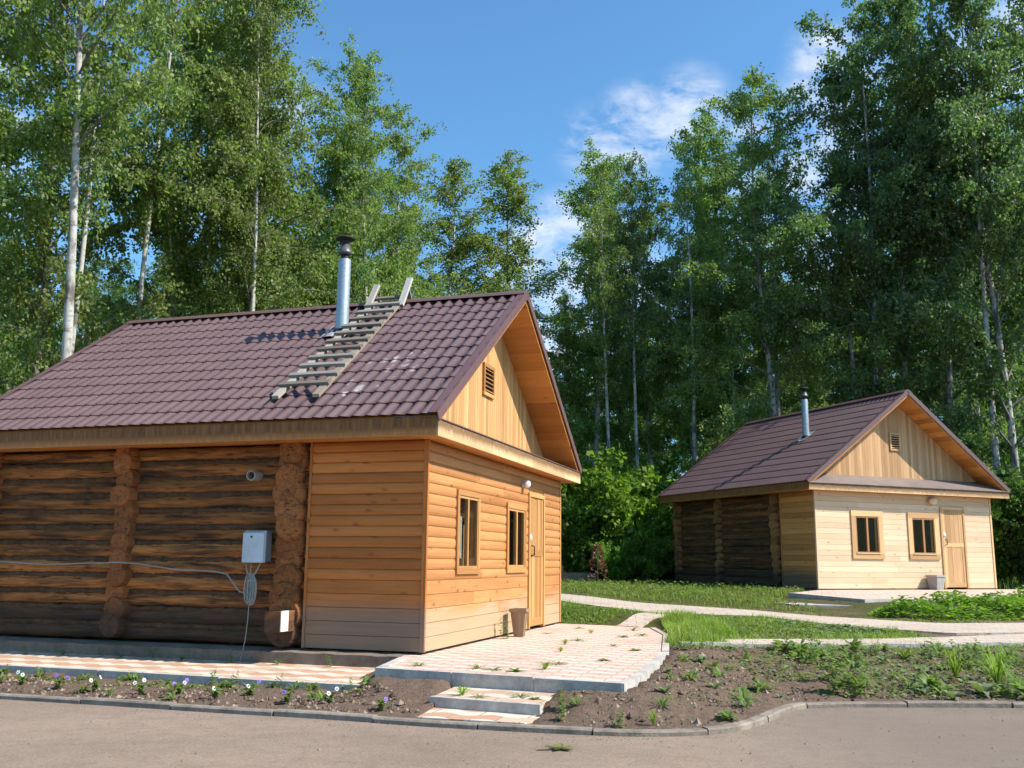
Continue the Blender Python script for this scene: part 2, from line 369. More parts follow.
# ------------------------------------------------------------------ mesh builder
class MB:
    def __init__(self):
        self.v = []; self.w = []; self.f = []; self.mi = []; self.sm = []
    def vert(self, p, w=(0, 0, 0)):
        self.v.append((float(p[0]), float(p[1]), float(p[2]))); self.w.append(w); return len(self.v) - 1
    def face(self, ids, mi=0, smooth=False):
        self.f.append(tuple(ids)); self.mi.append(mi); self.sm.append(smooth)
    def poly(self, pts, ws=None, mi=0, smooth=False):
        ids = [self.vert(p, ws[i] if ws else (p[0], p[1], 0.5)) for i, p in enumerate(pts)]
        self.face(ids, mi, smooth)
    def box(self, lo, hi, axis=0, rnd=None, mat=None, mi=0, taper=None):
        r = random.random() if rnd is None else rnd
        o = [a for a in range(3) if a != axis]
        P = []
        for i in (0, 1):
            for j in (0, 1):
                for k in (0, 1):
                    P.append([(lo[0], hi[0])[i], (lo[1], hi[1])[j], (lo[2], hi[2])[k]])
        F = [(0, 1, 3, 2), (4, 6, 7, 5), (0, 4, 5, 1), (2, 3, 7, 6), (0, 2, 6, 4), (1, 5, 7, 3)]
        for f in F:
            ids = []
            for q in f:
                p = P[q]
                w = (p[axis], p[o[0]] * 0.7 + p[o[1]], r)
                pp = Vector(p)
                if mat is not None: pp = mat @ pp
                ids.append(self.vert(pp, w))
            self.face(ids, mi)
    def tube(self, pts, rad, n=10, caps=True, smooth=True, rnd=None, mi=0, thick=None, ends=None):
        """tube through points with a radius per point"""
        r = random.random() if rnd is None else rnd
        pts = [Vector(p) for p in pts]
        if not hasattr(rad, '__len__'): rad = [rad] * len(pts)
        rings = []; L = 0.0
        t0 = (pts[1] - pts[0]).normalized()
        a = Vector((0, 0, 1)) if abs(t0.z) < 0.9 else Vector((1, 0, 0))
        x = t0.cross(a).normalized()
        for i, p in enumerate(pts):
            t = (pts[min(i + 1, len(pts) - 1)] - pts[max(i - 1, 0)]).normalized()
            x = (x - t * x.dot(t)).normalized(); y = t.cross(x)
            if i: L += (p - pts[i - 1]).length
            ring = []
            for k in range(n + 1):
                an = 2 * PI * k / n
                ring.append(self.vert(p + (x * math.cos(an) + y * math.sin(an)) * rad[i], (L, an * rad[0], r if thick is None else thick)))
            rings.append(ring)
        for i in range(len(rings) - 1):
            for k in range(n):
                self.face((rings[i][k], rings[i][k + 1], rings[i + 1][k + 1], rings[i + 1][k]), mi, smooth)
        if caps:
            for ring, rev in ((rings[0], True), (rings[-1], False)):
                ids = [self.vert(self.v[q], (self.v[q][0] * 0.4, self.v[q][2], r)) for q in ring[:-1]]
                self.face(ids[::-1] if rev else ids, mi if ends is None else ends)
    def lathe(self, prof, c=(0, 0, 0), n=24, smooth=True, mi=0):
        rings = []
        for rr, z in prof:
            rings.append([self.vert((c[0] + rr * math.cos(2 * PI * k / n), c[1] + rr * math.sin(2 * PI * k / n), c[2] + z), (z, k / n, 0.5)) for k in range(n)])
        for i in range(len(rings) - 1):
            for k in range(n):
                self.face((rings[i][k], rings[i][(k + 1) % n], rings[i + 1][(k + 1) % n], rings[i + 1][k]), mi, smooth)
    def prism(self, poly, d, axis=0, mi=0):
        """extrude polygon (3d points) by vector d"""
        d = Vector(d); r = random.random()
        P = [Vector(p) for p in poly]; Q = [p + d for p in P]
        wf = lambda p: ((p.x, p.y, p.z)[axis], (p.x + p.y + p.z) - (p.x, p.y, p.z)[axis], r)
        self.poly(P[::-1], [wf(p) for p in P[::-1]], mi); self.poly(Q, [wf(p) for p in Q], mi)
        for i in range(len(P)):
            j = (i + 1) % len(P)
            q = [P[i], P[j], Q[j], Q[i]]
            self.poly(q, [wf(p) for p in q], mi)
    def build(self, name, mats, parent=None, loc=None):
        me = bpy.data.meshes.new(name)
        me.from_pydata(self.v, [], self.f)
        if not isinstance(mats, (list, tuple)): mats = [mats]
        for m in mats: me.materials.append(M[m] if isinstance(m, str) else m)
        me.polygons.foreach_set('material_index', self.mi)
        me.polygons.foreach_set('use_smooth', self.sm)
        at = me.attributes.new('wuv', 'FLOAT_VECTOR', 'POINT')
        at.data.foreach_set('vector', np.array(self.w, dtype=np.float32).ravel())
        me.update()
        return link(name, me, parent, loc)

def link(name, me, parent=None, loc=None):
    o = bpy.data.objects.new(name, me)
    COL.objects.link(o)
    if parent is not None: o.parent = parent
    if loc is not None: o.location = loc
    return o

def fast_mesh(name, V, F, mats, rnd=None, mi=None, smooth=False):
    """mesh from numpy arrays; every face has the same number of corners"""
    me = bpy.data.meshes.new(name)
    V = np.asarray(V, dtype=np.float32); F = np.asarray(F, dtype=np.int32)
    nf, k = F.shape
    me.vertices.add(len(V)); me.vertices.foreach_set('co', V.ravel())
    me.loops.add(nf * k); me.loops.foreach_set('vertex_index', F.ravel())
    me.polygons.add(nf)
    me.polygons.foreach_set('loop_start', np.arange(nf, dtype=np.int32) * k)
    me.polygons.foreach_set('loop_total', np.full(nf, k, dtype=np.int32))
    for m in (mats if isinstance(mats, (list, tuple)) else [mats]): me.materials.append(M[m])
    if mi is not None: me.polygons.foreach_set('material_index', np.asarray(mi, dtype=np.int32))
    me.polygons.foreach_set('use_smooth', np.full(nf, smooth))
    if rnd is not None:
        a = me.attributes.new('rnd', 'FLOAT', 'FACE'); a.data.foreach_set('value', np.asarray(rnd, dtype=np.float32))
    me.update(calc_edges=True)
    return me

def empty(name, loc, rz=0.0, label=None, cat=None, group=None):
    o = bpy.data.objects.new(name, None); COL.objects.link(o)
    o.empty_display_size = 0.2
    o.location = loc; o.rotation_euler = (0, 0, rz)
    if label: tag(o, label, cat, group)
    return o

def tag(o, label=None, cat=None, group=None, kind=None):
    if label: o['label'] = label
    if cat: o['category'] = cat
    if group: o['group'] = group
    if kind: o['kind'] = kind
    return o

# ------------------------------------------------------------------ ground shape
KX = np.array([-60, -4.59, -3.45, -2.41, -1.43, -.61, .09, .68, 1.05, 1.40, 1.62, 1.80, 2.02, 2.30, 2.6, 3.08, 4.67, 60.])
KY = np.array([26.2, 9.05, 8.70, 8.37, 8.08, 7.79, 7.6, 7.47, 7.45, 7.51, 7.60, 7.75, 8.02, 8.50, 8.93, 9.04, 9.1, 10.2])
TP = np.array([(-1.28, 9.54), (.98, 8.57), (1.19, 9.1), (1.86, 11.62), (2.30, 14.31), (2.32, 15.8), (1.5, 16.41), (.83, 16.74), (-5.56, 18.75), (-7.4, 13.0), (-.97, 11.02)])
BP = np.array([(7.59, 24.16), (6.0, 21.2), (6.95, 19.3), (14.5, 22.5), (16.0, 27.7), (13.11, 26.52), (10.4, 32.9), (4.9, 30.5)])
ROAD_Z = 0.185
def kerb_y(x): return np.interp(x, KX, KY)
def sstep(t):
    t = np.clip(t, 0, 1); return t * t * (3 - 2 * t)
def poly_dist(P, x, y):
    best = np.full(np.shape(x), 1e9); ins = np.zeros(np.shape(x), bool)
    n = len(P)
    for i in range(n):
        a, b = P[i], P[(i + 1) % n]; e = b - a
        t = np.clip(((x - a[0]) * e[0] + (y - a[1]) * e[1]) / (e @ e), 0, 1)
        best = np.minimum(best, np.hypot(x - a[0] - e[0] * t, y - a[1] - e[1] * t))
        if abs(b[1] - a[1]) > 1e-9:
            ins ^= ((a[1] > y) != (b[1] > y)) & (x < (b[0] - a[0]) * (y - a[1]) / (b[1] - a[1]) + a[0])
    return np.where(ins, -best, best)
def ground_z(x, y):
    x = np.asarray(x, float); y = np.asarray(y, float)
    s = y - kerb_y(x)
    b = .22 + .04 * np.clip(s, 0, 14.5)
    d = poly_dist(TP, x, y); tg = .365 + .035 * sstep((y - 9.5) / 3.5)
    b = tg + (b - tg) * sstep(d / 1.0)
    lim = np.where(y < 12.9 - .3 * (x + 1), .235, 9.0)
    wl = sstep((-1.15 - x) / .5)
    b = np.where(b > lim, b + (lim - b) * wl, b)
    db = poly_dist(BP, x, y)
    b = np.where((db >= 0) & (b < .73), b + (.73 - b) * sstep(1 - db / .8), b)
    b = np.where(db < 0, np.minimum(b, .68), b)
    return b
def gz(x, y): return float(ground_z(x, y))

STEP = np.array([(-.68, 7.98), (.12, 7.70), (.40, 8.80), (.46, 9.05), (-.44, 9.45), (-.53, 9.15)])

def build_ground():
    xs = np.concatenate([-np.geomspace(400, 10.2, 22), np.arange(-10, 16.01, 0.075), np.geomspace(16.4, 400, 22)])
    ys = np.concatenate([-np.geomspace(200, 1, 8), np.arange(2, 7.0, 0.5), np.arange(7.1, 24, 0.075), np.geomspace(24.2, 900, 40)])
    X, Y = np.meshgrid(xs, ys)
    Z = ground_z(X, Y)
    s = Y - kerb_y(X)
    # clods of dug soil
    rough = np.zeros_like(Z)
    for k in range(26):
        a = RNG.uniform(0, 2 * PI); f = RNG.uniform(4, 30)
        rough += np.sin(X * f * np.cos(a) + Y * f * np.sin(a) + RNG.uniform(0, 6.28)) / f ** 0.7
    soil = np.clip((13.0 - Y) / 0.6, 0, 1)
    Z = Z + rough * 0.016 * (s > 0.3) * (Y < 40) * (0.5 + 0.8 * soil)
    Z = np.where(s < 0.05, 0.09, Z)
    inside = poly_dist(TP, X, Y) < 0
    Z = np.where(inside, np.minimum(Z, 0.24), Z)
    Z = np.where(poly_dist(STEP, X, Y) < 0.0, 0.13, Z)
    Z = np.where(poly_dist(BP, X, Y) < 0, np.minimum(Z, .66), Z)
    far = np.hypot(X, Y - 20)
    Z = Z + np.clip((far - 55) / 300, 0, 1) * 4.0 * (Y > 20)
    # how grassy: bed by the road is bare soil, the strip between the paths half and half
    g = np.clip((Y - 12.9) / 0.3, 0, 1)
    g = np.where((X > 3.3) & (Y < 17.2), g * 0.42, g)
    g = np.where((X < -1.0) & (Y < 12), 0.12, g)
    g = np.where((Y > 17.5) & (Y < 21.5) & (X > 4.6) & (X < 6.8), g * 0.55, g)
    near = np.clip((X - 3.2) / 2.5, 0, 1) * np.clip((13.2 - Y) / 0.5, 0, 1) * 0.42
    g = np.maximum(g, near)
    ny, nx = X.shape
    V = np.stack([X, Y, Z], -1).reshape(-1, 3)
    i = np.arange(ny - 1)[:, None] * nx + np.arange(nx - 1)[None, :]
    F = np.stack([i, i + 1, i + nx + 1, i + nx], -1).reshape(-1, 4)
    me = fast_mesh('ground', V, F, 'ground', smooth=True)
    a = me.attributes.new('grass', 'FLOAT', 'POINT'); a.data.foreach_set('value', g.ravel().astype(np.float32))
    tag(link('ground', me), kind='structure')

def build_road():
    mb = MB()
    pts = []
    xs = list(np.linspace(-60, -6, 10)) + list(np.arange(-5.5, 6, 0.1)) + list(np.linspace(6.5, 60, 10))
    top = [(x, kerb_y(x) + 0.05, ROAD_Z) for x in xs]
    for i in range(len(xs) - 1):
        a, b = top[i], top[i + 1]
        q = [(a[0], -60, ROAD_Z), (b[0], -60, ROAD_Z), b, a]
        mb.poly(q)
    o = mb.build('road', 'asphalt'); tag(o, kind='structure')

def build_kerb():
    # kerbstones laid end to end along the road edge
    mb = MB()
    P = [Vector((x, float(kerb_y(x)), 0)) for x in list(np.arange(-30, 1.0, 0.25)) + list(np.arange(1.0, 3.1, 0.05)) + list(np.arange(3.1, 26, 0.25))]
    # resample by length
    S = [0.0]
    for a, b in zip(P, P[1:]): S.append(S[-1] + (b - a).length)
    def at(s):
        k = int(np.clip(np.searchsorted(S, s) - 1, 0, len(P) - 2)); t = (s - S[k]) / (S[k + 1] - S[k]); return P[k].lerp(P[k + 1], t)
    s = 0.0
    W, H = 0.10, 0.046
    while s < S[-1] - 1.0:
        L = random.uniform(0.85, 1.0); e = s + L - 0.015
        jz = random.uniform(-0.006, 0.006); jo = random.uniform(-0.008, 0.008)
        n = 5; rings = []
        for i in range(n + 1):
            p = at(s + (e - s) * i / n); q = at(s + (e - s) * i / n + 0.02); t = (q - p).normalized(); nrm = Vector((-t.y, t.x, 0))
            prof = [(0.0, -0.15), (0.0, H - 0.012), (0.012, H), (W - 0.012, H), (W, H - 0.012), (W, -0.15)]
            rings.append([p + nrm * (a + jo) + Vector((0, 0, ROAD_Z + b + jz)) for a, b in prof])
        for i in range(n):
            for k in range(5):
                mb.poly([rings[i][k], rings[i + 1][k], rings[i + 1][k + 1], rings[i][k + 1]])
        mb.poly(rings[0]); mb.poly(rings[-1][::-1])
        s += L
    o = mb.build('kerb', 'kerb'); tag(o, kind='structure')

def ribbon(name, near, far, off, mat, n=60, drop=0.10, kerbs=False, m=6):
    def samp(L, n):
        L = np.array(L, float); S = np.concatenate([[0], np.cumsum(np.hypot(*(L[1:] - L[:-1]).T))])
        t = np.linspace(0, S[-1], n); return np.stack([np.interp(t, S, L[:, 0]), np.interp(t, S, L[:, 1])], -1)
    A, B = samp(near, n), samp(far, n)
    G = np.stack([A + (B - A) * k / (m - 1) for k in range(m)], 1)   # n,m,2
    Z = ground_z(G[..., 0], G[..., 1]) + off
    mb = MB()
    for i in range(n - 1):
        for k in range(m - 1):
            q = [(i, k), (i + 1, k), (i + 1, k + 1), (i, k + 1)]
            mb.poly([(G[a][0], G[a][1], Z[a]) for a in q], smooth=True)
        for k in (0, m - 1):
            a, b = (i, k), (i + 1, k)
            mb.poly([(G[a][0], G[a][1], Z[a]), (G[b][0], G[b][1], Z[b]), (G[b][0], G[b][1], Z[b] - drop), (G[a][0], G[a][1], Z[a] - drop)])
    o = mb.build(name, mat); tag(o, kind='structure')
    if kerbs:
        kb = MB()
        for k in kerbs:
            for i in range(0, n - 1):
                a, b = (i, k), (i + 1, k)
                d = Vector((G[b][0] - G[a][0], G[b][1] - G[a][1], 0)).normalized(); nr = Vector((-d.y, d.x, 0)) * (0.045)
                pa, pb = Vector((G[a][0], G[a][1], Z[a])), Vector((G[b][0], G[b][1], Z[b]))
                jz = Vector((0, 0, 0.022 + 0.008 * math.sin(i * 1.7)))
                q = [pa - nr, pb - nr - d * 0.008, pb + nr - d * 0.008, pa + nr]
                up = [p + jz for p in q]; dn = [p - Vector((0, 0, 0.12)) for p in q]
                kb.poly(up)
                for e in range(4):
                    kb.poly([dn[e], dn[(e + 1) % 4], up[(e + 1) % 4], up[e]])
        o = kb.build('path_kerb', 'kerb_white'); tag(o, kind='structure')

def build_paths():
    ribbon('path', [(2.20, 12.78), (3.03, 12.95), (4.46, 13.01), (5.54, 13.09), (6.94, 13.41), (9, 13.8), (14, 14.9), (22, 16.5)],
           [(2.35, 13.55), (3.23, 13.62), (4.81, 13.78), (6.09, 14.1), (7.58, 14.63), (9.3, 15.0), (14.2, 16.1), (22, 17.7)], 0.03, 'path', kerbs=(0,))
    ribbon('path', [(-1.5, 21.4), (0.96, 18.95), (1.61, 17.9), (2.4, 17.35), (3.31, 17.19), (4.34, 16.9), (5.05, 15.75), (5.91, 15.0), (6.5, 14.6), (7.5, 14.75), (8.9, 15.05)],
           [(-1.4, 22.6), (1.00, 20.9), (2.1, 19.7), (3.3, 18.95), (4.35, 18.2), (5.2, 17.2), (6.2, 16.5), (7.0, 16.05), (8.2, 16.2), (9.4, 16.5), (12, 17.1)], 0.034, 'path', n=80)
    ribbon('path', [(2.10, 16.05), (2.4, 16.6), (2.75, 17.1), (3.2, 17.5)], [(1.75, 16.3), (2.05, 16.8), (2.35, 17.25), (2.7, 17.8)], 0.024, 'path', n=24, m=4)

def build_terrace():
    z = 0.42
    top = [(-1.16, 11.0), (-1.28, 9.54), (.98, 8.57), (1.19, 9.1), (1.86, 11.62), (2.30, 14.31), (2.32, 15.8), (1.55, 16.45), (.9, 16.8), (.65, 16.8)]
    mb = MB()
    mb.prism([(x, y, z - 0.30) for x, y in top], (0, 0, 0.30))
    o = mb.build('terrace_paving', 'paving'); tag(o, kind='structure')
    # edging kerbs, slightly proud of the pavers
    kb = MB()
    def run(a, b, n, w=0.085, h=0.012, dep=0.15):
        a = Vector((*a, z)); b = Vector((*b, z)); d = (b - a) / n; u = d.normalized(); nr = Vector((-u.y, u.x, 0)) * w
        for i in range(n):
            p = a + d * i; q = a + d * (i + 1) - u * 0.012
            j = random.uniform(-0.005, 0.006)
            P = [p + nr * 0.93, q + nr * 0.93, q - nr * 0.07, p - nr * 0.07]
            up = [v + Vector((0, 0, h + j)) for v in P]; dn = [v - Vector((0, 0, dep)) for v in P]
            kb.poly(up)
            for e in range(4): kb.poly([dn[e], dn[(e + 1) % 4], up[(e + 1) % 4], up[e]])
    run((-1.28, 9.54), (.98, 8.57), 3); run((.98, 8.57), (1.19, 9.1), 1); run((1.19, 9.1), (1.86, 11.62), 3); run((1.86, 11.62), (2.30, 14.31), 3); run((2.30, 14.31), (2.32, 15.8), 2)
    run((-1.17, 10.6), (-1.28, 9.54), 1)
    o = kb.build('terrace_kerb', 'kerb_white'); tag(o, kind='structure')
    # step and landing by the road
    st = empty('concrete_step', (-.2, 8.1, 0.13), 0, 'low concrete step with cream paver tread below the terrace edge', 'step')
    mb = MB()
    q = [(-.66, 8.46, 0.13), (.24, 8.05, 0.13), (.42, 8.78, 0.13), (-.50, 9.18, 0.13)]
    q = [(x + .2, y - 8.1, 0.0) for x, y, zz in q]
    mb.prism([(x, y, zz) for x, y, zz in q], (0, 0, 0.185))
    mb.build('tread', 'walk_paving', st)
    e = MB()
    a, b = Vector(q[0]), Vector(q[1]); u = (b - a).normalized(); nr = Vector((-u.y, u.x, 0)) * 0.07
    P = [a - nr * 0.05 - u * 0.01, b - nr * 0.05 + u * 0.01, b + nr + u * 0.01, a + nr - u * 0.01]
    e.prism([p + Vector((0, 0, 0.04)) for p in P], (0, 0, 0.152))
    e.build('edge_kerb', 'kerb_white', st)
    mb = MB()
    mb.prism([(-.72, 7.92, 0.12), (.12, 7.68, 0.12), (.28, 8.06, 0.12), (-.62, 8.48, 0.12)], (0, 0, 0.118))
    o = mb.build('landing_paving', 'walk_paving'); tag(o, kind='structure')
    # walkway along the log wall
    mb = MB()
    outer = [(-16, 13.95), (-9, 11.85), (-5.48, 10.73), (-4.25, 10.36), (-2.85, 9.87), (-2.01, 9.61), (-1.26, 9.37)]
    inner = [(-15.2, 15.8), (-8.3, 13.4), (-5.5, 12.5), (-4.2, 12.1), (-2.9, 11.7), (-2.0, 11.4), (-0.95, 11.06)]
    zw = 0.285
    for i in range(len(outer) - 1):
        a, b, c, d = outer[i], outer[i + 1], inner[i + 1], inner[i]
        mb.poly([(*a, zw), (*b, zw), (*c, zw), (*d, zw)])
    o = mb.build('walkway_paving', 'walk_paving'); tag(o, kind='structure')
    kb = MB()
    def run2(a, b, n, w=0.085):
        a = Vector((*a, zw)); b = Vector((*b, zw)); d = (b - a) / n; u = d.normalized(); nr = Vector((-u.y, u.x, 0)) * w
        for i in range(n):
            p = a + d * i; q2 = a + d * (i + 1) - u * 0.01; j = random.uniform(-0.006, 0.006)
            P = [p - nr * 0.2, q2 - nr * 0.2, q2 + nr * 0.8, p + nr * 0.8]
            up = [v + Vector((0, 0, 0.012 + j)) for v in P]; dn = [v - Vector((0, 0, 0.16)) for v in P]
            kb.poly(up)
            for e2 in range(4): kb.poly([dn[e2], dn[(e2 + 1) % 4], up[(e2 + 1) % 4], up[e2]])
    for i in range(len(outer) - 1):
        n = max(1, int(math.dist(outer[i], outer[i + 1]))); run2(outer[i], outer[i + 1], n)
    o = kb.build('walkway_kerb', 'kerb_white'); tag(o, kind='structure')
    # terrace of the far cabin
    mb = MB()
    def zb(x, y): return 0.83 if (x, y) not in ((6.95, 19.3), (14.5, 22.5)) else 0.77
    tp = [(7.62, 24.2), (6.0, 21.2), (6.95, 19.3), (14.5, 22.5), (16.0, 27.7), (13.1, 26.5)]
    tops = [Vector((x, y, zb(x, y))) for x, y in tp]
    mb.poly(tops)
    for i in range(len(tops)):
        a, b = tops[i], tops[(i + 1) % len(tops)]
        dz = Vector((0, 0, 0.3)); mb.poly([a - dz, b - dz, b, a])
    o = mb.build('far_terrace_paving', ['paving']); tag(o, kind='structure')
    kb = MB()
    for a, b, n in ((tops[1], tops[2], 2), (tops[2], tops[3], 8)):
        d = (b - a) / n; u = d.normalized(); nr = Vector((-u.y, u.x, 0)) * 0.09
        for i in range(n):
            p = a + d * i; q2 = a + d * (i + 1) - u * 0.012
            P = [p + nr, q2 + nr, q2 - nr * 0.1, p - nr * 0.1]
            up = [v + Vector((0, 0, 0.012)) for v in P]; dn = [v - Vector((0, 0, 0.16)) for v in P]
            kb.poly(up)
            for e2 in range(4): kb.poly([dn[e2], dn[(e2 + 1) % 4], up[(e2 + 1) % 4], up[e2]])
    o = kb.build('far_terrace_kerb', 'kerb_white'); tag(o, kind='structure')
    st = empty('concrete_step', (6.1, 19.75, .57), 0, 'pale concrete slab step at the far cabin terrace corner', 'step')
    mb = MB(); mb.prism([(-.75, .75, 0), (-.45, -.55, 0), (.75, -.75, 0), (.35, .6, 0)], (0, 0, .10)); mb.build('slab', 'kerb_white', st)

# ------------------------------------------------------------------ cabin
W = 6.0
def cabin(root, p):
    """all geometry in the cabin's own frame: x along the front wall, y back along the log wall, z up"""
    H, L, hs, ht, R, of, os_ = p['H'], p['L'], p['hs'], p['ht'], p['R'], p['of'], p['os']
    bd = p['bd']; g = 0.25
    sl = (R - ht) / (W / 2 + os_); al = math.atan(sl)
    mw, ms, mg, mc = p['wood'], p['wood_side'], p['gable'], p['casing']
    def zroof(u): return R - sl * abs(u - W / 2)
    # plinth
    mb = MB()
    mb.box((0.06, 0.06, -0.5), (W - 0.06, L - 0.06, -0.02), 1)
    n = 40
    for i in range(n):       # rough cast strip footing in front of the log wall
        a0, a1 = 0.12 + (L - 0.12) * i / n, 0.12 + (L - 0.12) * (i + 1) / n
        t0 = -0.02 + 0.005 * math.sin(i * 2.3) ; t1 = -0.02 + 0.005 * math.sin((i + 1) * 2.3)
        pr = 0.20
        q = [(-pr, a0, -0.5), (-pr, a1, -0.5), (-pr, a1, t1 - .02), (-pr, a0, t0 - .02)]
        mb.poly(q[::-1]); mb.poly([(-pr, a0, t0 - .02), (-pr, a1, t1 - .02), (0.058, a1, t1), (0.058, a0, t0)][::-1])
        if i == 0: mb.poly([(-pr, a0, -0.5), (-pr, a0, t0 - .02), (0.058, a0, t0), (0.058, a0, -0.5)])
    mb.build('plinth', 'plinth', root)
    # front cladding, cut around windows and door
    openings = [(w['a'] + w['c'], w['b'] - w['c'], w['z0'] + w['c'], w['z1'] - w['c']) for w in p['windows']]
    d1, d2, dz = p['door']
    openings.append((d1 + 0.02, d2 - 0.02, 0.0, dz - 0.02))
    def courses():
        z = 0.0; out = []
        while z < H - 0.02:
            c = .135 if p.get('flat_all') else 0.155 if (z < 0.7 and p['flat_low']) else p['course']
            z1 = min(z + c, H)
            if H - z1 < 0.05: z1 = H
            out.append((z, z1, p.get('flat_all') or (z < 0.7 and p['flat_low']))); z = z1
        return out
    prof = [(0.0, 0.0), (0.004, 0.010), (0.10, 0.018), (0.28, 0.024), (0.6, 0.026), (0.85, 0.021), (0.97, 0.011), (1.0, 0.0)]
    flat = [(0.0, 0.0), (0.02, 0.016), (0.05, 0.018), (0.95, 0.018), (0.985, 0.016), (1.0, 0.0)]
    def plank(mb, a0, a1, z0, z1, to3, pr, flip):
        r = random.random(); n = max(1, int((a1 - a0) / 1.5)); so = random.uniform(0, 9)
        for k in range(len(pr) - 1):
            (f0, o0), (f1, o1) = pr[k], pr[k + 1]
            q = [(a0, o0, z0 + (z1 - z0) * f0), (a1, o0, z0 + (z1 - z0) * f0), (a1, o1, z0 + (z1 - z0) * f1), (a0, o1, z0 + (z1 - z0) * f1)]
            ids = [mb.vert(to3(*x), (x[0] + so, x[2], r)) for x in q]
            mb.face(ids[::-1] if flip else ids, 0, pr is prof)
        for a in (a0, a1):
            pts = [(a, o, z0 + (z1 - z0) * f) for f, o in pr]
            mb.poly([to3(*x) for x in pts], [(x[0] + so, x[2], r) for x in pts])
    fr3 = lambda a, o, z: (a, -o, z)
    mb = MB()
    for z0, z1, fl in courses():
        cuts = sorted([(o[0], o[1]) for o in openings if o[2] < z1 - 1e-4 and o[3] > z0 + 1e-4])
        a = 0.0; segs = []
        for c0, c1 in cuts:
            segs.append((a, c0)); a = c1
        segs.append((a, W))
        for a0, a1 in segs:
            # boards are jointed here and there
            js = [a0] + ([a0 + (a1 - a0) * random.uniform(.3, .7)] if a1 - a0 > 3 else []) + [a1]
            for b0, b1 in zip(js, js[1:]): plank(mb, b0, b1 - 0.002, z0, z1, fr3, flat if fl else prof, False)
        for o in openings:   # filler pieces where an opening ends inside a course
            if o[2] > z0 + 1e-3 and o[2] < z1 - 1e-3: mb.box((o[0], -0.012, z0), (o[1], 0.0, o[2]), 0)
            if o[3] > z0 + 1e-3 and o[3] < z1 - 1e-3: mb.box((o[0], -0.012, o[3]), (o[1], 0.0, z1), 0)
    # backing wall behind the boards
    xs = sorted(set([0.004, W - 0.004] + [v for o in openings for v in (o[0], o[1])])); zs = sorted(set([0.0, H] + [v for o in openings for v in (o[2], o[3])]))
    for x0, x1 in zip(xs, xs[1:]):
        for z0, z1 in zip(zs, zs[1:]):
            cx, cz = (x0 + x1) / 2, (z0 + z1) / 2
            if not any(o[0] < cx < o[1] and o[2] < cz < o[3] for o in openings): mb.box((x0, 0.004, z0), (x1, 0.10, z1), 0, 0.2)
    mb.build('front_cladding', mw, root)
    mb = MB()
    s3 = lambda a, o, z: (-o, a, z)
    for z0, z1, fl in courses(): plank(mb, 0.0, bd, z0, z1, s3, flat if fl else prof, True)
    mb.box((0.004, 0.1, 0.0), (0.08, bd, H), 1, 0.3)
    mb.box((-0.034, bd - 0.002, 0.0), (0.08, bd + 0.03, H), 2, 0.4)
    mb.build('side_cladding', ms, root)
    mb = MB()
    mb.box((-0.030, -0.032, 0.0), (0.012, -0.006, H - .002), 2); mb.box((-0.032, -0.0055, 0.0), (-0.008, 0.022, H - .003), 2)
    mb.build('corner_trim', p['trim'], root)
    mb = MB(); mb.box((W - 0.03, -0.034, 0.0), (W + 0.025, -0.002, H - .002), 2); mb.build('corner_trim', mc, root)
    # room behind the windows
    mb = MB()
    mb.box((0.25, 0.12, 0.0), (W - 0.25, 2.6, 0.02), 0); mb.box((0.25, 2.6, 0.0), (W - 0.25, 2.64, H), 0)
    mb.box((0.3, 0.12, H + .002), (W - 0.3, 2.6, H + .03), 0); mb.box((0.2, 0.12, 0.03), (0.24, 2.6, H - .004), 1); mb.box((W - .24, 0.12, 0.03), (W - .2, 2.6, H - .004), 1)
    mb.build('inner_room', 'dark_room', root)
    # log walls: left (seen), right, back
    nlog = 12; ph = (H + 0.02) / nlog
    def logwall(mat, x, y0, y1, along_y=True, zoff=0.0, seen=True):
        mb = MB()
        for i in range(nlog):
            z = ph * (i + 0.5) + zoff; r0 = ph * 0.50 * random.uniform(0.88, 1.10)
            npt = 40 if seen else 3; pts = []; rr = []
            ph0, dr = random.uniform(0, 6), random.uniform(-0.012, 0.012)
            for k in range(npt):
                t = k / (npt - 1); s = y0 + (y1 - y0) * t
                wob = 0.010 * math.sin(ph0 + s * 1.7) + random.uniform(-.005, .005)
                pts.append((x + wob, s, z + 0.006 * math.sin(ph0 * 2 + s * 1.1)) if along_y else (s, x + wob, z))
                rr.append(r0 + dr * (t - .5) + random.uniform(-.008, .006))
            mb.tube(pts, rr, 16 if seen else 8)
        wl_ = mb.build('log_wall', mat, root)
        if seen:
            cb_ = MB()
            for i in range(1, nlog):
                z = ph * i + zoff; pts = []; rr = []
                for k in range(120):
                    t = k / 119; pts.append((x - .055 + random.uniform(-.006, .006), y0 + (y1 - y0) * t, z - .012 + random.uniform(-.007, .007))); rr.append(random.uniform(.026, .046))
                cb_.tube(pts, rr, 8)
            cb_.build('caulking', 'caulk', wl_)
        return wl_
    logwall(p['log'], 0.135, bd, L - 0.05)
    logwall(p['log'], W - 0.135, 0.1, L - 0.05, seen=False)
    logwall(p['log'], L - 0.17, 0.05, W - 0.05, along_y=False, zoff=0.1, seen=False)
